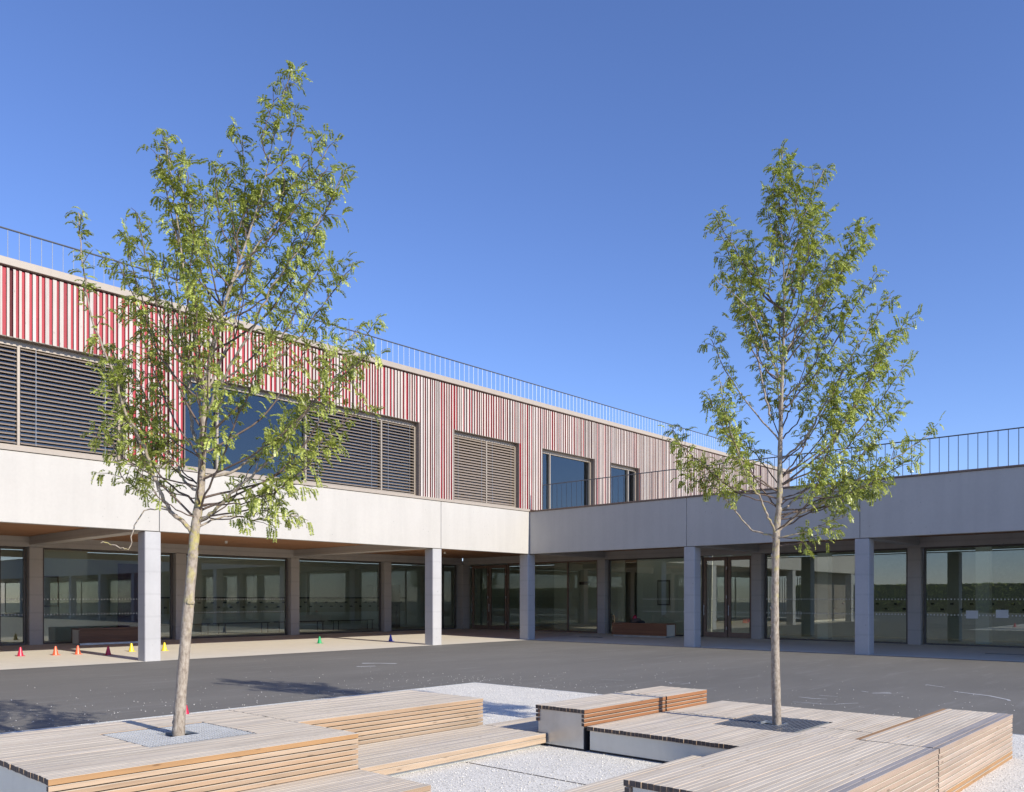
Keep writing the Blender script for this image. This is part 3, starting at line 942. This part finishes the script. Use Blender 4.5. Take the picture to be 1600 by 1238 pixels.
# ================================================================== DECK PLATFORMS
PITCH, PW, PH = 0.0455, 0.0405, 0.042
def platform(name, label, cat, u0, u1, v0, v1, top, top_mat='decktop', side='tan', edge='orange', rows_front=0, rows_back=0,
             base0=0.03, hole=None, end_mat='panelgrey', lower='', group='larch deck platforms round the trees', endz=None, bottom_rows=0, inset=0.06, rear_top=None, front_dark=0):
    t = thing(name, label, cat, ((u0 + u1) / 2, (v0 + v1) / 2, 0), group)
    n = int((v1 - v0) / PITCH)
    pitch = (v1 - v0) / n
    for i in range(n):
        y0 = v0 + i * pitch; y1 = y0 + pitch - 0.0029
        spans = [(u0, u1)]
        if hole and y1 > hole[2] and y0 < hole[3]:
            spans = []
            if hole[0] - u0 > 0.03: spans.append((u0, hole[0]))
            if u1 - hole[1] > 0.03: spans.append((hole[1], u1))
        for (s0, s1) in spans:
            j = rnd.uniform(-0.004, 0.004)
            first = (i == 0)
            sl = [M[top_mat], M[edge] if (first or i == n - 1) else M['tan'], M['endgrain']]
            zz = rnd.uniform(-0.0015, 0.0015)
            if i == n - 1 and rear_top: sl[0] = M[rear_top]
            if i < front_dark: sl[0] = M['deckdark']
            box('plank', s0 + j, s1 - abs(j), y0, y1, top - PH + zz, top + zz, None, t, 0.002, sl)
    # cladding slats under the edge planks
    sp = 0.0445
    for r in range(rows_front):
        zt = top - PH - 0.008 - r * sp
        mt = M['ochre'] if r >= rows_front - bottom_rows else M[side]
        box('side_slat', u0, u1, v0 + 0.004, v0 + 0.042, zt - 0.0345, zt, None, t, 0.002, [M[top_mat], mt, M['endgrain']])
    for r in range(rows_back):
        zt = top - PH - 0.008 - r * sp
        box('side_slat', u0, u1, v1 - 0.047, v1 - 0.009, zt - 0.0345, zt, None, t, 0.002, [M[top_mat], M[side], M['endgrain']])
    zb = endz if endz is not None else 0.03
    fi = inset
    # carcass: end panels and a dark core
    box('end_panel', u0 + 0.02, u0 + 0.03, v0 + fi, v1 - fi, zb, top - PH - 0.004, M[end_mat], t)
    box('end_panel', u1 - 0.03, u1 - 0.02, v0 + fi, v1 - fi, zb, top - PH - 0.004, M[end_mat], t)
    if not hole:
        box('carcass', u0 + 0.032, u1 - 0.032, v0 + fi - 0.008, v1 - fi + 0.008, 0.008, top - PH - 0.006, M['black'], t)
    else:
        h = hole
        cz = top - PH - 0.006
        for (a, b, c, d) in ((u0 + .032, u1 - .032, v0 + fi - .008, h[2] - .02), (u0 + .032, u1 - .032, h[3] + .02, v1 - fi + .008)):
            box('carcass', a, b, c, d, 0.008, cz, M['black'], t)
        if h[0] - u0 > 0.1: box('carcass', u0 + .032, h[0] - .02, h[2] - .018, h[3] + .018, 0.008, cz, M['black'], t)
        if u1 - h[1] > 0.1: box('carcass', h[1] + .02, u1 - .032, h[2] - .018, h[3] + .018, 0.008, cz, M['black'], t)
    return t

ZTOP, ZDK, ZLO = 0.446, 0.272, 0.14
HL = (2.855, 3.78, 6.39, 7.31)
HR = (7.905, 8.89, 3.435, 4.31)
platform('deck_platform', 'high slatted wooden platform around the left tree, nearest the left edge', 'platform', 1.92, 4.365, 5.73, 7.94, ZTOP, edge='ochre', rows_front=8, rows_back=8, hole=HL)
platform('deck_platform', 'high slatted wooden platform running back from the left tree toward the gravel', 'platform', 4.375, 6.855, 6.66, 7.94, ZTOP, edge='tan', rows_front=8, rows_back=8)
def low(label, u0, u1, v0, v1, metal=True):
    t = platform('low_deck', label, 'deck', u0, u1, v0, v1, ZLO, edge='tan', inset=0.09, endz=0.02)
    box('edge_board', u0, u1, v0 - 0.001, v0 + 0.036, ZLO - 0.098, ZLO - 0.0445, None, t, 0.002, [M['decktop'], M['tan'], M['endgrain']])
    box('steel_base', u0 + 0.01, u1 - 0.03, v0 + 0.05, v0 + 0.06, 0.006, ZLO - 0.0445, M['galv'], t)
    return t
low('low wooden deck step below the long left platform, beside the white gravel', 4.375, 6.86, 5.72, 6.655)
low('low wooden deck step in front of the left tree platform, at the bottom edge', 1.92, 4.365, 4.81, 5.725)
low('low wooden deck in the shadow behind the steel-ended bench', 6.872, 9.40, 5.885, 6.66)
low('low wooden deck step between the white gravel and the near right platform', 4.40, 6.83, 3.035, 3.92)
platform('bench', 'slatted bench block with orange sides and a brushed steel end panel', 'bench', 6.86, 8.44, 5.2, 5.875, 0.442, side='orange', edge='orange', rows_front=3, rows_back=3, end_mat='panelmetal', inset=0.03)
platform('bench', 'short slatted bench block with orange sides behind the steel-ended bench', 'bench', 8.47, 9.42, 5.2, 5.875, 0.442, side='orange', edge='orange', rows_front=3, rows_back=3, end_mat='panelmetal', inset=0.03)
platform('deck_platform', 'mid-height wooden deck with a pale panel front, left half around the right tree', 'platform', 6.88, 8.445, 2.485, 5.19, ZDK, edge='tan', hole=(HR[0], 8.445, HR[2], HR[3]), inset=0.03)
platform('deck_platform', 'mid-height wooden deck behind the right tree, reaching toward the asphalt', 'platform', 8.465, 9.80, 2.485, 5.19, ZDK, edge='tan', hole=(8.465, HR[1], HR[2], HR[3]), inset=0.03)
platform('deck_platform', 'wide high wooden platform in the near right foreground with dark slat ends', 'platform', 4.39, 6.90, 1.83, 3.02, ZTOP, side='pink', edge='pink', rows_front=9, rows_back=9, bottom_rows=2, end_mat='panelmetal', front_dark=2)
platform('deck_platform', 'narrow high wooden bench block at the far right with an orange rear plank', 'platform', 6.925, 9.46, 1.83, 2.475, ZTOP, side='pink', edge='pink', rows_front=9, rows_back=9, bottom_rows=2, rear_top='ochre', front_dark=3)

# ================================================================== TREE GRATES
def grate(label, h, z, steel):
    cx, cy = (h[0] + h[1]) / 2, (h[2] + h[3]) / 2
    t = thing('tree_grate', label, 'grate', (cx, cy, z), 'square steel grates at the trees')
    u0, u1, v0, v1 = h[0] + 0.006, h[1] - 0.006, h[2] + 0.006, h[3] - 0.006
    f = MB().box(u0, u1, v0, v0 + 0.005, z - 0.03, z - 0.002).box(u0, u1, v1 - 0.005, v1, z - 0.03, z - 0.002)
    f.box(u0, u0 + 0.005, v0 + 0.005, v1 - 0.005, z - 0.03, z - 0.002).box(u1 - 0.005, u1, v0 + 0.005, v1 - 0.005, z - 0.03, z - 0.002)
    f.build('frame', M['galv'], t)
    hc = 0.13
    b = MB()
    nx = 20
    for i in range(1, nx):
        x = u0 + (u1 - u0) * i / nx
        if abs(x - cx) < hc:
            b.box(x - .0048, x + .0048, v0 + .005, cy - hc, z - 0.0065, z - 0.0035); b.box(x - .0048, x + .0048, cy + hc, v1 - .005, z - 0.0065, z - 0.0035)
        else:
            b.box(x - .0048, x + .0048, v0 + .005, v1 - .005, z - 0.0065, z - 0.0035)
    for i in range(1, nx):
        y = v0 + (v1 - v0) * i / nx
        if abs(y - cy) < hc:
            b.box(u0 + .005, cx - hc, y - .0052, y + .0052, z - 0.006, z - 0.002); b.box(cx + hc, u1 - .005, y - .0052, y + .0052, z - 0.006, z - 0.002)
        else:
            b.box(u0 + .005, u1 - .005, y - .0052, y + .0052, z - 0.006, z - 0.002)
    g = b.build('grid_bars', M[steel], t); g['kind'] = 'stuff'
    r = MB()
    for (a, b_, c, d) in ((cx - hc, cx + hc, cy - hc, cy - hc + .006), (cx - hc, cx + hc, cy + hc - .006, cy + hc), (cx - hc, cx - hc + .006, cy - hc + .006, cy + hc - .006), (cx + hc - .006, cx + hc, cy - hc + .006, cy + hc - .006)):
        r.box(a, b_, c, d, z - 0.03, z - 0.001)
    r.build('trunk_collar', M['galv'], t)
    box('soil_bed', h[0] + 0.02, h[1] - 0.02, h[2] + 0.02, h[3] - 0.02, 0.012, z - 0.16, M['soil'], t)
grate('bright square steel tree grate at the foot of the left tree', HL, ZTOP, 'gratesteel')
grate('shade-darkened square steel tree grate at the foot of the right tree', HR, ZDK, 'grateshade')

# ================================================================== TREES
AC = Vector((0.6716, -0.7410, 0)); DP = Vector((0.7410, 0.6716, 0))   # across the view, along the view
def tree(label, base, z0, trunk, limbs, tips, prof, r0, seed, n_extra, leaf_rate):
    """all guide points in metres: (across, depth, height) from the trunk foot"""
    rs = random.Random(seed)
    t = thing('honey_locust_tree', label, 'tree', (base[0], base[1], z0), 'young locust trees in the decks')
    B0 = Vector((base[0], base[1], 0))
    W = lambda a, d, z: B0 + AC * a + DP * d + Vector((0, 0, z))
    def smooth(pts, n):
        out = []
        for i in range(len(pts) - 1):
            p0 = pts[max(i - 1, 0)]; p1 = pts[i]; p2 = pts[i + 1]; p3 = pts[min(i + 2, len(pts) - 1)]
            for k in range(n):
                s = k / n
                out.append(0.5 * ((2 * p1) + (p2 - p0) * s + (2 * p0 - 5 * p1 + 4 * p2 - p3) * s * s + (3 * p1 - p0 - 3 * p2 + p3) * s ** 3))
        out.append(pts[-1])
        return out
    tp = smooth([W(*p) for p in trunk], 7)
    ztop = tp[-1].z
    rad = []
    for i, p in enumerate(tp):
        h = (p.z - z0) / (ztop - z0)
        r = r0 * (1 - 0.22 * min(1, h / 0.33)) if h < 0.33 else r0 * 0.78 * max(0.02, (1 - (h - 0.33) / 0.67)) ** 1.55
        r *= 1 + rs.uniform(-0.07, 0.07) + (0.25 if i < 2 else 0)
        if rs.random() < 0.10 and h < 0.4: r *= 1.06
        rad.append(max(r, 0.004))
    tb = MB().tube(tp, rad, 12)
    for k in range(5):   # pruning scars
        i = rs.randrange(2, max(4, len(tp) // 3))
        an = rs.uniform(0, 6.28)
        d = AC * math.cos(an) + DP * math.sin(an)
        q = tp[i]
        tb.tube([q + d * rad[i] * .6, q + d * rad[i] * 1.12, q + d * rad[i] * 1.25], [0.024, 0.022, 0.012], 8)
    tb.build('trunk', M['bark'], t, smooth=True)
    br = MB(); tw = MB()
    axis = lambda z: min(tp, key=lambda p: abs(p.z - z))
    branches = []
    def taper(n, ra, rb):
        return [ra + (rb - ra) * (i / (n - 1)) ** 0.8 for i in range(n)]
    def add_branch(pts, ra, rb, target=br):
        P = smooth(pts, 6)
        P = [P[0]] + [p + Vector((rs.uniform(-1, 1), rs.uniform(-1, 1), rs.uniform(-1, 1))) * 0.010 for p in P[1:]]
        target.tube(P, taper(len(P), ra, rb), 6, cap=False)
        branches.append(P)
    lm = MB()
    for lb in limbs:
        add_branch([W(*p) for p in lb[1:]], lb[0], 0.004, lm)
        if lb[0] < 0.0065:
            branches.pop()          # a dead, leafless shoot
    lm.build('limbs', M['bark'], t, smooth=True)['kind'] = 'stuff'
    def grow_to(T):
        c = axis(T.z)
        out = Vector((T.x - c.x, T.y - c.y, 0)); rl = out.length
        zs = max(trunk_fork + rs.uniform(0, 0.5), T.z - 0.25 - 0.95 * rl - rs.uniform(0, 0.3))
        zs = min(zs, T.z - 0.12)
        S = axis(zs)
        d = T - S
        side = Vector((rs.uniform(-1, 1), rs.uniform(-1, 1), 0)) * 0.10
        P1 = S + d * 0.33 + Vector((d.x, d.y, 0)) * 0.12 - Vector((0, 0, 0.10 * d.length)) * 0.5 + side
        P2 = S + d * 0.68 + Vector((d.x, d.y, 0)) * 0.08 - Vector((0, 0, 0.02)) + side * .6
        ra = 0.0028 + 0.0052 * min(1.6, d.length)
        add_branch([S, P1, P2, T], ra, 0.0028)
    trunk_fork = trunk_fork_z[0]
    for (a, z) in tips:
        lo, hi = extent(prof, z)
        half = max(0.12, (hi - lo) / 2)
        dd = rs.uniform(-1, 1) * 0.45 * half
        grow_to(W(a, dd, z))
    for k in range(n_extra):
        z = prof[0][0] + 0.35 + (prof[-1][0] - prof[0][0] - 0.7) * rs.uniform(0, 1) ** 0.85
        lo, hi = extent(prof, z)
        mid = (lo + hi) / 2; half = (hi - lo) / 2
        an = rs.uniform(0, 2 * math.pi); rr = math.sqrt(rs.uniform(0.08, 0.85))
        grow_to(W(mid + math.cos(an) * rr * half * 0.93, math.sin(an) * rr * half * 0.9, z))
    branches.append([p for p in tp if p.z > z0 + 0.72 * (ztop - z0)])
    # side twigs and leaves
    leaves = []
    def leaf_along(P, t0, spacing):
        acc = 0.0
        tot = sum((P[i + 1] - P[i]).length for i in range(len(P) - 1))
        run = 0.0
        for i in range(len(P) - 1):
            seg = P[i + 1] - P[i]; l = seg.length
            if l < 1e-6: continue
            run += l; acc += l
            while acc > spacing and run / tot > t0:
                acc -= spacing
                if rs.random() < leaf_rate:
                    leaves.append((P[i] + seg * rs.random(), seg / l))
            if run / tot <= t0: acc = 0
        leaves.append((P[-1], (P[-1] - P[-2]).normalized())); leaves.append((P[-1], (P[-1] - P[-2]).normalized()))
    for P in branches:
        n = len(P)
        tot = sum((P[i + 1] - P[i]).length for i in range(n - 1))
        leaf_along(P, 0.40, 0.021)
        nt = max(2, int(tot * 5.6))
        for k in range(nt):
            f = 0.36 + 0.62 * (k + rs.random()) / nt
            i = min(n - 2, int(f * (n - 1)))
            tan = (P[i + 1] - P[i]).normalized()
            an = rs.uniform(0, 6.28)
            perp = tan.cross(Vector((math.cos(an), math.sin(an), 0.3))).normalized()
            d = (tan * 0.75 + perp * 0.75 + Vector((0, 0, 0.18))).normalized()
            ln = rs.uniform(0.10, 0.34) * (1.05 - 0.45 * f) * min(1, tot)
            q0 = P[i]; q1 = q0 + d * ln * .5 + Vector((0, 0, 0.012)); q2 = q0 + d * ln + Vector((0, 0, -0.01))
            tw.tube([q0, q1, q2], [0.0034, 0.0026, 0.0018], 4, cap=False)
            leaf_along([q0, q1, q2], 0.08, 0.022)
    br.build('branches', M['twig'], t, smooth=True)['kind'] = 'stuff'
    tw.build('twigs', M['twig'], t)['kind'] = 'stuff'
    # compound leaves: drooping rachis with leaflet pairs
    nr = np.random.RandomState(seed)
    V = []; F = []
    ctr = Vector((base[0], base[1], 0))
    for (p, tan) in leaves:
        an = nr.uniform(0, 6.28)
        perp = tan.cross(Vector((math.cos(an), math.sin(an), 0.2)))
        if perp.length < 1e-3: perp = Vector((1, 0, 0))
        perp.normalize()
        d = (tan * nr.uniform(0.2, 0.8) + perp * 0.8 + Vector((0, 0, nr.uniform(0.0, 0.55)))).normalized()
        ln = nr.uniform(0.07, 0.14)
        npair = int(ln / 0.0105)
        droop = nr.uniform(0.6, 1.5)
        q = Vector(p); dirv = d.copy()
        sidev = dirv.cross(Vector((0, 0, 1)))
        if sidev.length < 0.05: sidev = Vector((1, 0, 0))
        sidev.normalize()
        roll = nr.uniform(-0.6, 0.6)
        step = ln / npair
        for k in range(npair):
            q = q + dirv * step
            dirv = (dirv + Vector((0, 0, -1)) * droop * (1.6 / npair)).normalized()
            up = sidev.cross(dirv)
            if k == 0: continue
            ll = nr.uniform(0.022, 0.034) * (1 - 0.35 * abs(k / npair - 0.45)); wd = ll * 0.29
            for s in (-1, 1):
                ld = (sidev * s * math.cos(roll * s) + up * (math.sin(roll) * s - nr.uniform(0.1, 0.6)) + dirv * 0.45).normalized()
                lw = dirv * wd
                n0 = len(V)
                V.append(q); V.append(q + ld * ll * .5 + lw); V.append(q + ld * ll); V.append(q + ld * ll * .5 - lw)
                F.append((n0, n0 + 1, n0 + 2, n0 + 3))
    o0 = Vector((base[0], base[1], z0))
    me = mesh_from('crown', [tuple(x - o0) for x in V], F, M['leaf'])
    o = link('crown', me); o.parent = t; o['kind'] = 'stuff'
    print('tree', seed, 'leaves', len(leaves), 'faces', len(F))

def extent(prof, z):
    if z <= prof[0][0]: return prof[0][1], prof[0][2]
    for i in range(len(prof) - 1):
        a, b = prof[i], prof[i + 1]
        if z <= b[0]:
            f = (z - a[0]) / (b[0] - a[0])
            return a[1] + (b[1] - a[1]) * f, a[2] + (b[2] - a[2]) * f
    return prof[-1][1], prof[-1][2]

trunk_fork_z = [2.15]
#TREEBEGIN
trunk_fork_z[0] = 2.2
tree('left locust tree, tall and leaning, with its crown in front of the red battens', (3.31, 6.84), 0.447,
     [(0.0, 0, 0.349), (0.0, 0, 0.447), (0.033, 0, 0.921), (0.109, 0, 1.793), (0.142, 0, 2.174), (0.191, 0, 2.555), (0.207, 0, 2.937), (0.223, 0, 3.209), (0.267, 0.02, 3.645), (0.37, 0.03, 4.08), (0.517, 0.04, 4.516), (0.643, 0.04, 4.897), (0.735, 0.03, 5.224), (0.817, 0.02, 5.605), (0.871, 0.02, 5.851), (0.926, 0.02, 6.014), (0.959, 0.02, 6.107)],
     [[0.021, (0.125, 0, 2.147), (0.044, -0.03, 2.256), (-0.049, -0.08, 2.354), (-0.136, -0.15, 2.61), (-0.202, -0.2, 2.855), (-0.338, -0.28, 3.154), (-0.403, -0.3, 3.427), (-0.556, -0.35, 3.863), (-0.61, -0.4, 4.298), (-0.648, -0.4, 4.707)], [0.01, (0.005, -0.05, 2.305), (-0.147, 0.05, 2.381), (-0.283, 0.12, 2.474), (-0.501, 0.2, 2.599), (-0.61, 0.28, 2.692), (-0.692, 0.3, 2.937), (-0.746, 0.34, 3.209)], [0.016, (0.18, 0, 2.256), (0.343, -0.05, 2.365), (0.507, -0.1, 2.501), (0.67, -0.15, 2.621), (0.888, -0.2, 2.8), (1.106, -0.25, 3.073), (1.324, -0.28, 3.318), (1.541, -0.3, 3.59), (1.694, -0.3, 3.808)], [0.01, (0.185, 0, 2.218), (0.398, 0.08, 2.31), (0.615, 0.15, 2.283), (0.779, 0.2, 2.321), (0.953, 0.25, 2.337)], [0.014, (0.212, 0, 2.637), (0.398, 0.1, 2.692), (0.615, 0.2, 2.855), (0.833, 0.3, 3.046), (1.051, 0.38, 3.427), (1.269, 0.4, 3.808), (1.46, 0.42, 4.026)], [0.019, (0.207, 0, 2.882), (0.125, 0.05, 2.964), (0.06, 0.12, 3.127), (0.016, 0.2, 3.427), (-0.082, 0.3, 3.863), (-0.147, 0.35, 4.353), (-0.158, 0.35, 4.843), (-0.12, 0.3, 5.115)], [0.013, (0.18, 0, 2.501), (-0.011, 0.1, 2.637), (-0.082, 0.2, 2.773), (-0.229, 0.28, 2.882), (-0.419, 0.4, 3.209), (-0.528, 0.45, 3.536), (-0.692, 0.45, 3.754)], [0.013, (0.223, 0, 3.154), (0.398, -0.08, 3.427), (0.67, -0.18, 3.808), (0.888, -0.25, 4.189), (1.16, -0.3, 4.516), (1.351, -0.3, 4.816), (1.487, -0.3, 5.104)], [0.012, (0.245, 0, 3.372), (0.37, 0.1, 3.754), (0.479, 0.18, 4.244), (0.534, 0.2, 4.734), (0.496, 0.2, 5.224), (0.485, 0.2, 5.616)], [0.012, (0.234, 0, 3.263), (0.207, -0.1, 3.645), (0.153, -0.2, 4.135), (0.098, -0.25, 4.625), (0.044, -0.25, 5.061), (-0.005, -0.25, 5.36)], [0.01, (0.452, 0, 4.298), (0.67, 0.1, 4.68), (0.888, 0.15, 5.006), (1.078, 0.18, 5.279), (1.253, 0.2, 5.578)], [0.006, (-0.027, -0.06, 2.337), (-0.229, -0.12, 2.337), (-0.321, -0.16, 2.147), (-0.338, -0.18, 2.011), (-0.447, -0.2, 2.038), (-0.556, -0.2, 2.065)]],
     [(1.296, 5.251), (1.405, 4.87), (1.432, 4.598), (1.324, 4.353), (1.705, 3.59), (1.541, 3.372), (1.324, 2.937), (1.242, 2.719), (1.051, 2.528), (0.915, 2.392), (-0.572, 4.516), (-0.719, 3.835), (-0.746, 3.645), (-0.692, 3.372), (-0.692, 2.991), (-0.419, 2.719), (-0.283, 4.516), (0.125, 5.268), (0.724, 5.115), (0.37, 5.333), (0.588, 5.197), (0.861, 5.388), (1.051, 4.897), (-0.202, 4.734), (1.16, 4.135), (1.596, 3.726), (-0.256, 3.645), (-0.338, 3.971), (1.187, 5.551), (-0.038, 5.224), (0.234, 5.061)],
     [(2.337, -0.229, 0.942), (2.446, -0.474, 1.051), (2.882, -0.746, 1.296), (3.427, -0.746, 1.623), (3.754, -0.746, 1.65), (4.08, -0.447, 1.46), (4.516, -0.31, 1.378), (4.788, -0.202, 1.432), (5.061, -0.147, 1.46), (5.333, -0.038, 1.269), (5.605, 0.398, 1.215), (5.878, 0.806, 0.997), (6.205, 0.899, 1.029)],
     0.049, 11, 26, 0.58)
trunk_fork_z[0] = 2.3
tree('right locust tree, straight and slender, in front of the shaded terrace wing', (8.36, 3.8), 0.272,
     [(0.007, 0, 0.149), (0.007, 0, 0.271), (-0.007, 0, 0.825), (-0.014, 0, 1.501), (0.0, 0, 2.245), (0.034, 0, 2.651), (0.041, 0, 3.192), (0.061, 0, 3.868), (0.081, 0, 4.544), (0.074, 0, 5.22), (0.034, 0, 5.693), (0.041, 0, 6.031), (0.068, 0, 6.342)],
     [[0.02, (0.027, 0, 2.326), (0.189, -0.05, 2.461), (0.426, -0.12, 2.597), (0.595, -0.18, 2.718), (0.865, -0.25, 2.887), (1.204, -0.3, 3.09), (1.474, -0.32, 3.293)], [0.01, (-0.047, 0, 2.245), (0.189, -0.1, 2.272), (0.426, -0.18, 2.367), (0.663, -0.25, 2.461)], [0.011, (-0.027, 0, 2.259), (-0.216, 0.08, 2.326), (-0.352, 0.15, 2.482), (-0.554, 0.25, 2.786), (-0.757, 0.3, 3.023), (-0.926, 0.35, 3.259), (-1.028, 0.38, 3.496)], [0.014, (0.0, 0, 2.279), (-0.115, -0.1, 2.448), (-0.216, -0.15, 2.651), (-0.352, -0.2, 2.82), (-0.521, -0.3, 3.192), (-0.636, -0.35, 3.53), (-0.703, -0.38, 3.834)], [0.014, (0.034, 0, 2.515), (0.223, 0.12, 2.651), (0.46, 0.25, 2.854), (0.663, 0.35, 3.158), (0.933, 0.45, 3.597), (1.17, 0.5, 3.935), (1.305, 0.5, 4.206)], [0.014, (0.041, 0, 3.056), (0.257, -0.1, 3.259), (0.392, -0.2, 3.53), (0.595, -0.3, 3.935), (0.865, -0.35, 4.409), (1.034, -0.38, 4.679)], [0.012, (-0.061, 0.0, 3.53), (-0.115, 0.1, 3.868), (-0.183, 0.2, 4.544), (-0.318, 0.25, 5.017), (-0.419, 0.3, 5.355), (-0.554, 0.3, 5.693)], [0.011, (0.068, 0, 4.138), (0.257, 0.1, 4.476), (0.527, 0.2, 4.95), (0.798, 0.25, 5.22), (1.082, 0.3, 5.49)], [0.009, (0.068, 0, 4.882), (0.189, -0.05, 5.355), (0.325, -0.1, 5.761), (0.46, -0.12, 6.085)], [0.009, (0.068, 0, 3.868), (-0.149, -0.1, 4.24), (-0.352, -0.18, 4.611), (-0.69, -0.22, 4.882)], [0.01, (0.047, 0, 3.259), (-0.149, 0.1, 3.53), (-0.352, 0.2, 3.868), (-0.521, 0.28, 4.206), (-0.622, 0.3, 4.442)]],
     [(0.595, 5.815), (0.832, 5.545), (-0.676, 5.659), (0.933, 4.95), (1.271, 4.476), (1.339, 3.665), (1.44, 3.11), (1.17, 2.854), (0.629, 2.326), (-1.014, 3.327), (-0.859, 2.955), (0.798, 5.321), (-0.216, 4.95), (0.595, 5.558), (0.325, 5.558), (-0.081, 5.896), (0.189, 5.964), (1.352, 4.071), (1.068, 3.259), (0.899, 2.786), (0.291, 2.299), (-0.723, 3.8), (-0.69, 3.53), (-0.487, 4.95), (0.73, 4.747), (1.136, 4.341), (-0.419, 3.597), (-0.183, 5.355), (-0.047, 6.167), (0.156, 6.268)],
     [(2.346, -0.081, 0.663), (2.583, -0.352, 0.933), (2.854, -0.825, 1.204), (3.192, -0.974, 1.406), (3.53, -1.062, 1.406), (3.868, -0.757, 1.339), (4.273, -0.636, 1.271), (4.679, -0.487, 1.014), (4.95, -0.69, 0.933), (5.355, -0.487, 1.034), (5.626, -0.622, 0.933), (5.896, -0.149, 0.615), (6.167, -0.101, 0.46), (6.329, 0.0, 0.149)],
     0.046, 23, 34, 0.7)
#TREEEND

# ================================================================== CONES
def cone(label, x, y, z, mat):
    t = thing('marker_cone', label, 'cone', (x, y, z), 'small plastic marker cones')
    h = 0.245
    MB().tube([(x, y, z + 0.012), (x, y, z + 0.03), (x, y, z + h * .97), (x, y, z + h)], [0.078, 0.072, 0.024, 0.016], 18).build('body', M[mat], t, smooth=False)
    bm = MB().box(x - 0.095, x + 0.095, y - 0.095, y + 0.095, z + 0.001, z + 0.0125)
    bm.build('foot', M[mat], t)
for lab, x, y, mt in (('crimson cone, leftmost of the row on the sunlit pavement', 7.59, 24.74, 'cone_red'),
                      ('orange cone beside the crimson cone, second from the left', 8.39, 24.52, 'cone_coral'),
                      ('orange cone third from the left, nearer the white column', 8.93, 24.42, 'cone_coral'),
                      ('dark red cone standing in the column shadow', 9.43, 23.62, 'cone_maroon'),
                      ('yellow cone just left of the white column', 10.45, 24.53, 'cone_yellow'),
                      ('yellow cone just right of the white column', 11.30, 24.24, 'cone_yellow'),
                      ('green cone alone on the sunlit pavement', 16.77, 24.22, 'cone_green'),
                      ('blue cone left of the second white column', 19.39, 23.56, 'cone_blue')):
    cone(lab, x, y, floor_z(x, y), mt)
cone('red cone on the asphalt, mostly hidden behind the left tree trunk', 5.0, 10.15, 0.002, 'cone_red')

# ================================================================== BOX BENCHES UNDER THE ROOF
def boxbench(label, u0, u1, v0, v1, z, along):
    t = thing('box_bench', label, 'bench', ((u0 + u1) / 2, (v0 + v1) / 2, z), 'brown box benches under the roof')
    m = M['darkwood'] if along == 'u' else M['darkwood_y']
    H = 0.50
    for r in range(9):
        zz = z + 0.07 + r * 0.0465
        if along == 'u':
            box('side_slat', u0, u1, v0, v0 + 0.04, zz, zz + 0.04, m, t, 0.002); box('side_slat', u0, u1, v1 - 0.04, v1, zz, zz + 0.04, m, t, 0.002)
        else:
            box('side_slat', u0, u0 + 0.04, v0, v1, zz, zz + 0.04, m, t, 0.002); box('side_slat', u1 - 0.04, u1, v0, v1, zz, zz + 0.04, m, t, 0.002)
    n = 12
    for i in range(n):
        if along == 'u':
            p = (v1 - v0) / n
            box('plank', u0, u1, v0 + i * p, v0 + (i + 1) * p - 0.006, z + H, z + H + 0.04, m, t, 0.002)
        else:
            p = (u1 - u0) / n
            box('plank', u0 + i * p, u0 + (i + 1) * p - 0.006, v0, v1, z + H, z + H + 0.04, m, t, 0.002)
    if along == 'u':
        for a in (u0 + 0.015, u1 - 0.03): box('end_panel', a, a + 0.015, v0 + 0.045, v1 - 0.045, z + 0.06, z + H - 0.002, M['panelgrey'], t)
        box('steel_base', u0 + 0.04, u1 - 0.04, v0 + 0.03, v1 - 0.03, z + 0.001, z + 0.065, M['galv'], t)
    else:
        for a in (v0 + 0.015, v1 - 0.03): box('end_panel', u0 + 0.045, u1 - 0.045, a, a + 0.015, z + 0.06, z + H - 0.002, M['panelgrey'], t)
        box('steel_base', u0 + 0.03, u1 - 0.03, v0 + 0.04, v1 - 0.04, z + 0.001, z + 0.065, M['galv'], t)
boxbench('dark brown slatted box bench behind the first white column', 10.35, 12.85, 28.2, 28.85, floor_z(11, 28.2) - 0.004, 'u')
boxbench('red-brown slatted box bench under the shaded right wing', 27.55, 28.25, 16.95, 19.5, floor_z(27.6, 18), 'v')
# clothes left on the shaded bench
def heap():
    z = floor_z(27.6, 18) + 0.542
    t = thing('bag_heap', 'dark bag and clothing heap left on the red-brown bench', 'bag', (27.9, 18.55, z))
    rs = random.Random(5)
    for nm, cx, cy, sx, sy, sz, mt in (('bag', 27.88, 18.55, 0.16, 0.24, 0.16, 'darkframe'), ('jacket', 27.85, 18.35, 0.18, 0.2, 0.09, 'black'), ('cap', 27.86, 18.6, 0.08, 0.1, 0.25, 'cone_maroon')):
        bm = bmesh.new()
        bmesh.ops.create_icosphere(bm, subdivisions=3, radius=1)
        for v in bm.verts:
            k = 1 + 0.16 * math.sin(7 * v.co.x + 3 * v.co.y) * math.cos(5 * v.co.z + cx) + rs.uniform(-.04, .04)
            v.co = Vector((v.co.x * sx * k, v.co.y * sy * k, max(v.co.z, -0.25) * sz * k + 0.25 * sz))
        me = bpy.data.meshes.new(nm); bm.to_mesh(me); bm.free(); me.materials.append(M[mt])
        me.polygons.foreach_set('use_smooth', [True] * len(me.polygons))
        o = link(nm, me, t, (cx, cy, z))
heap()
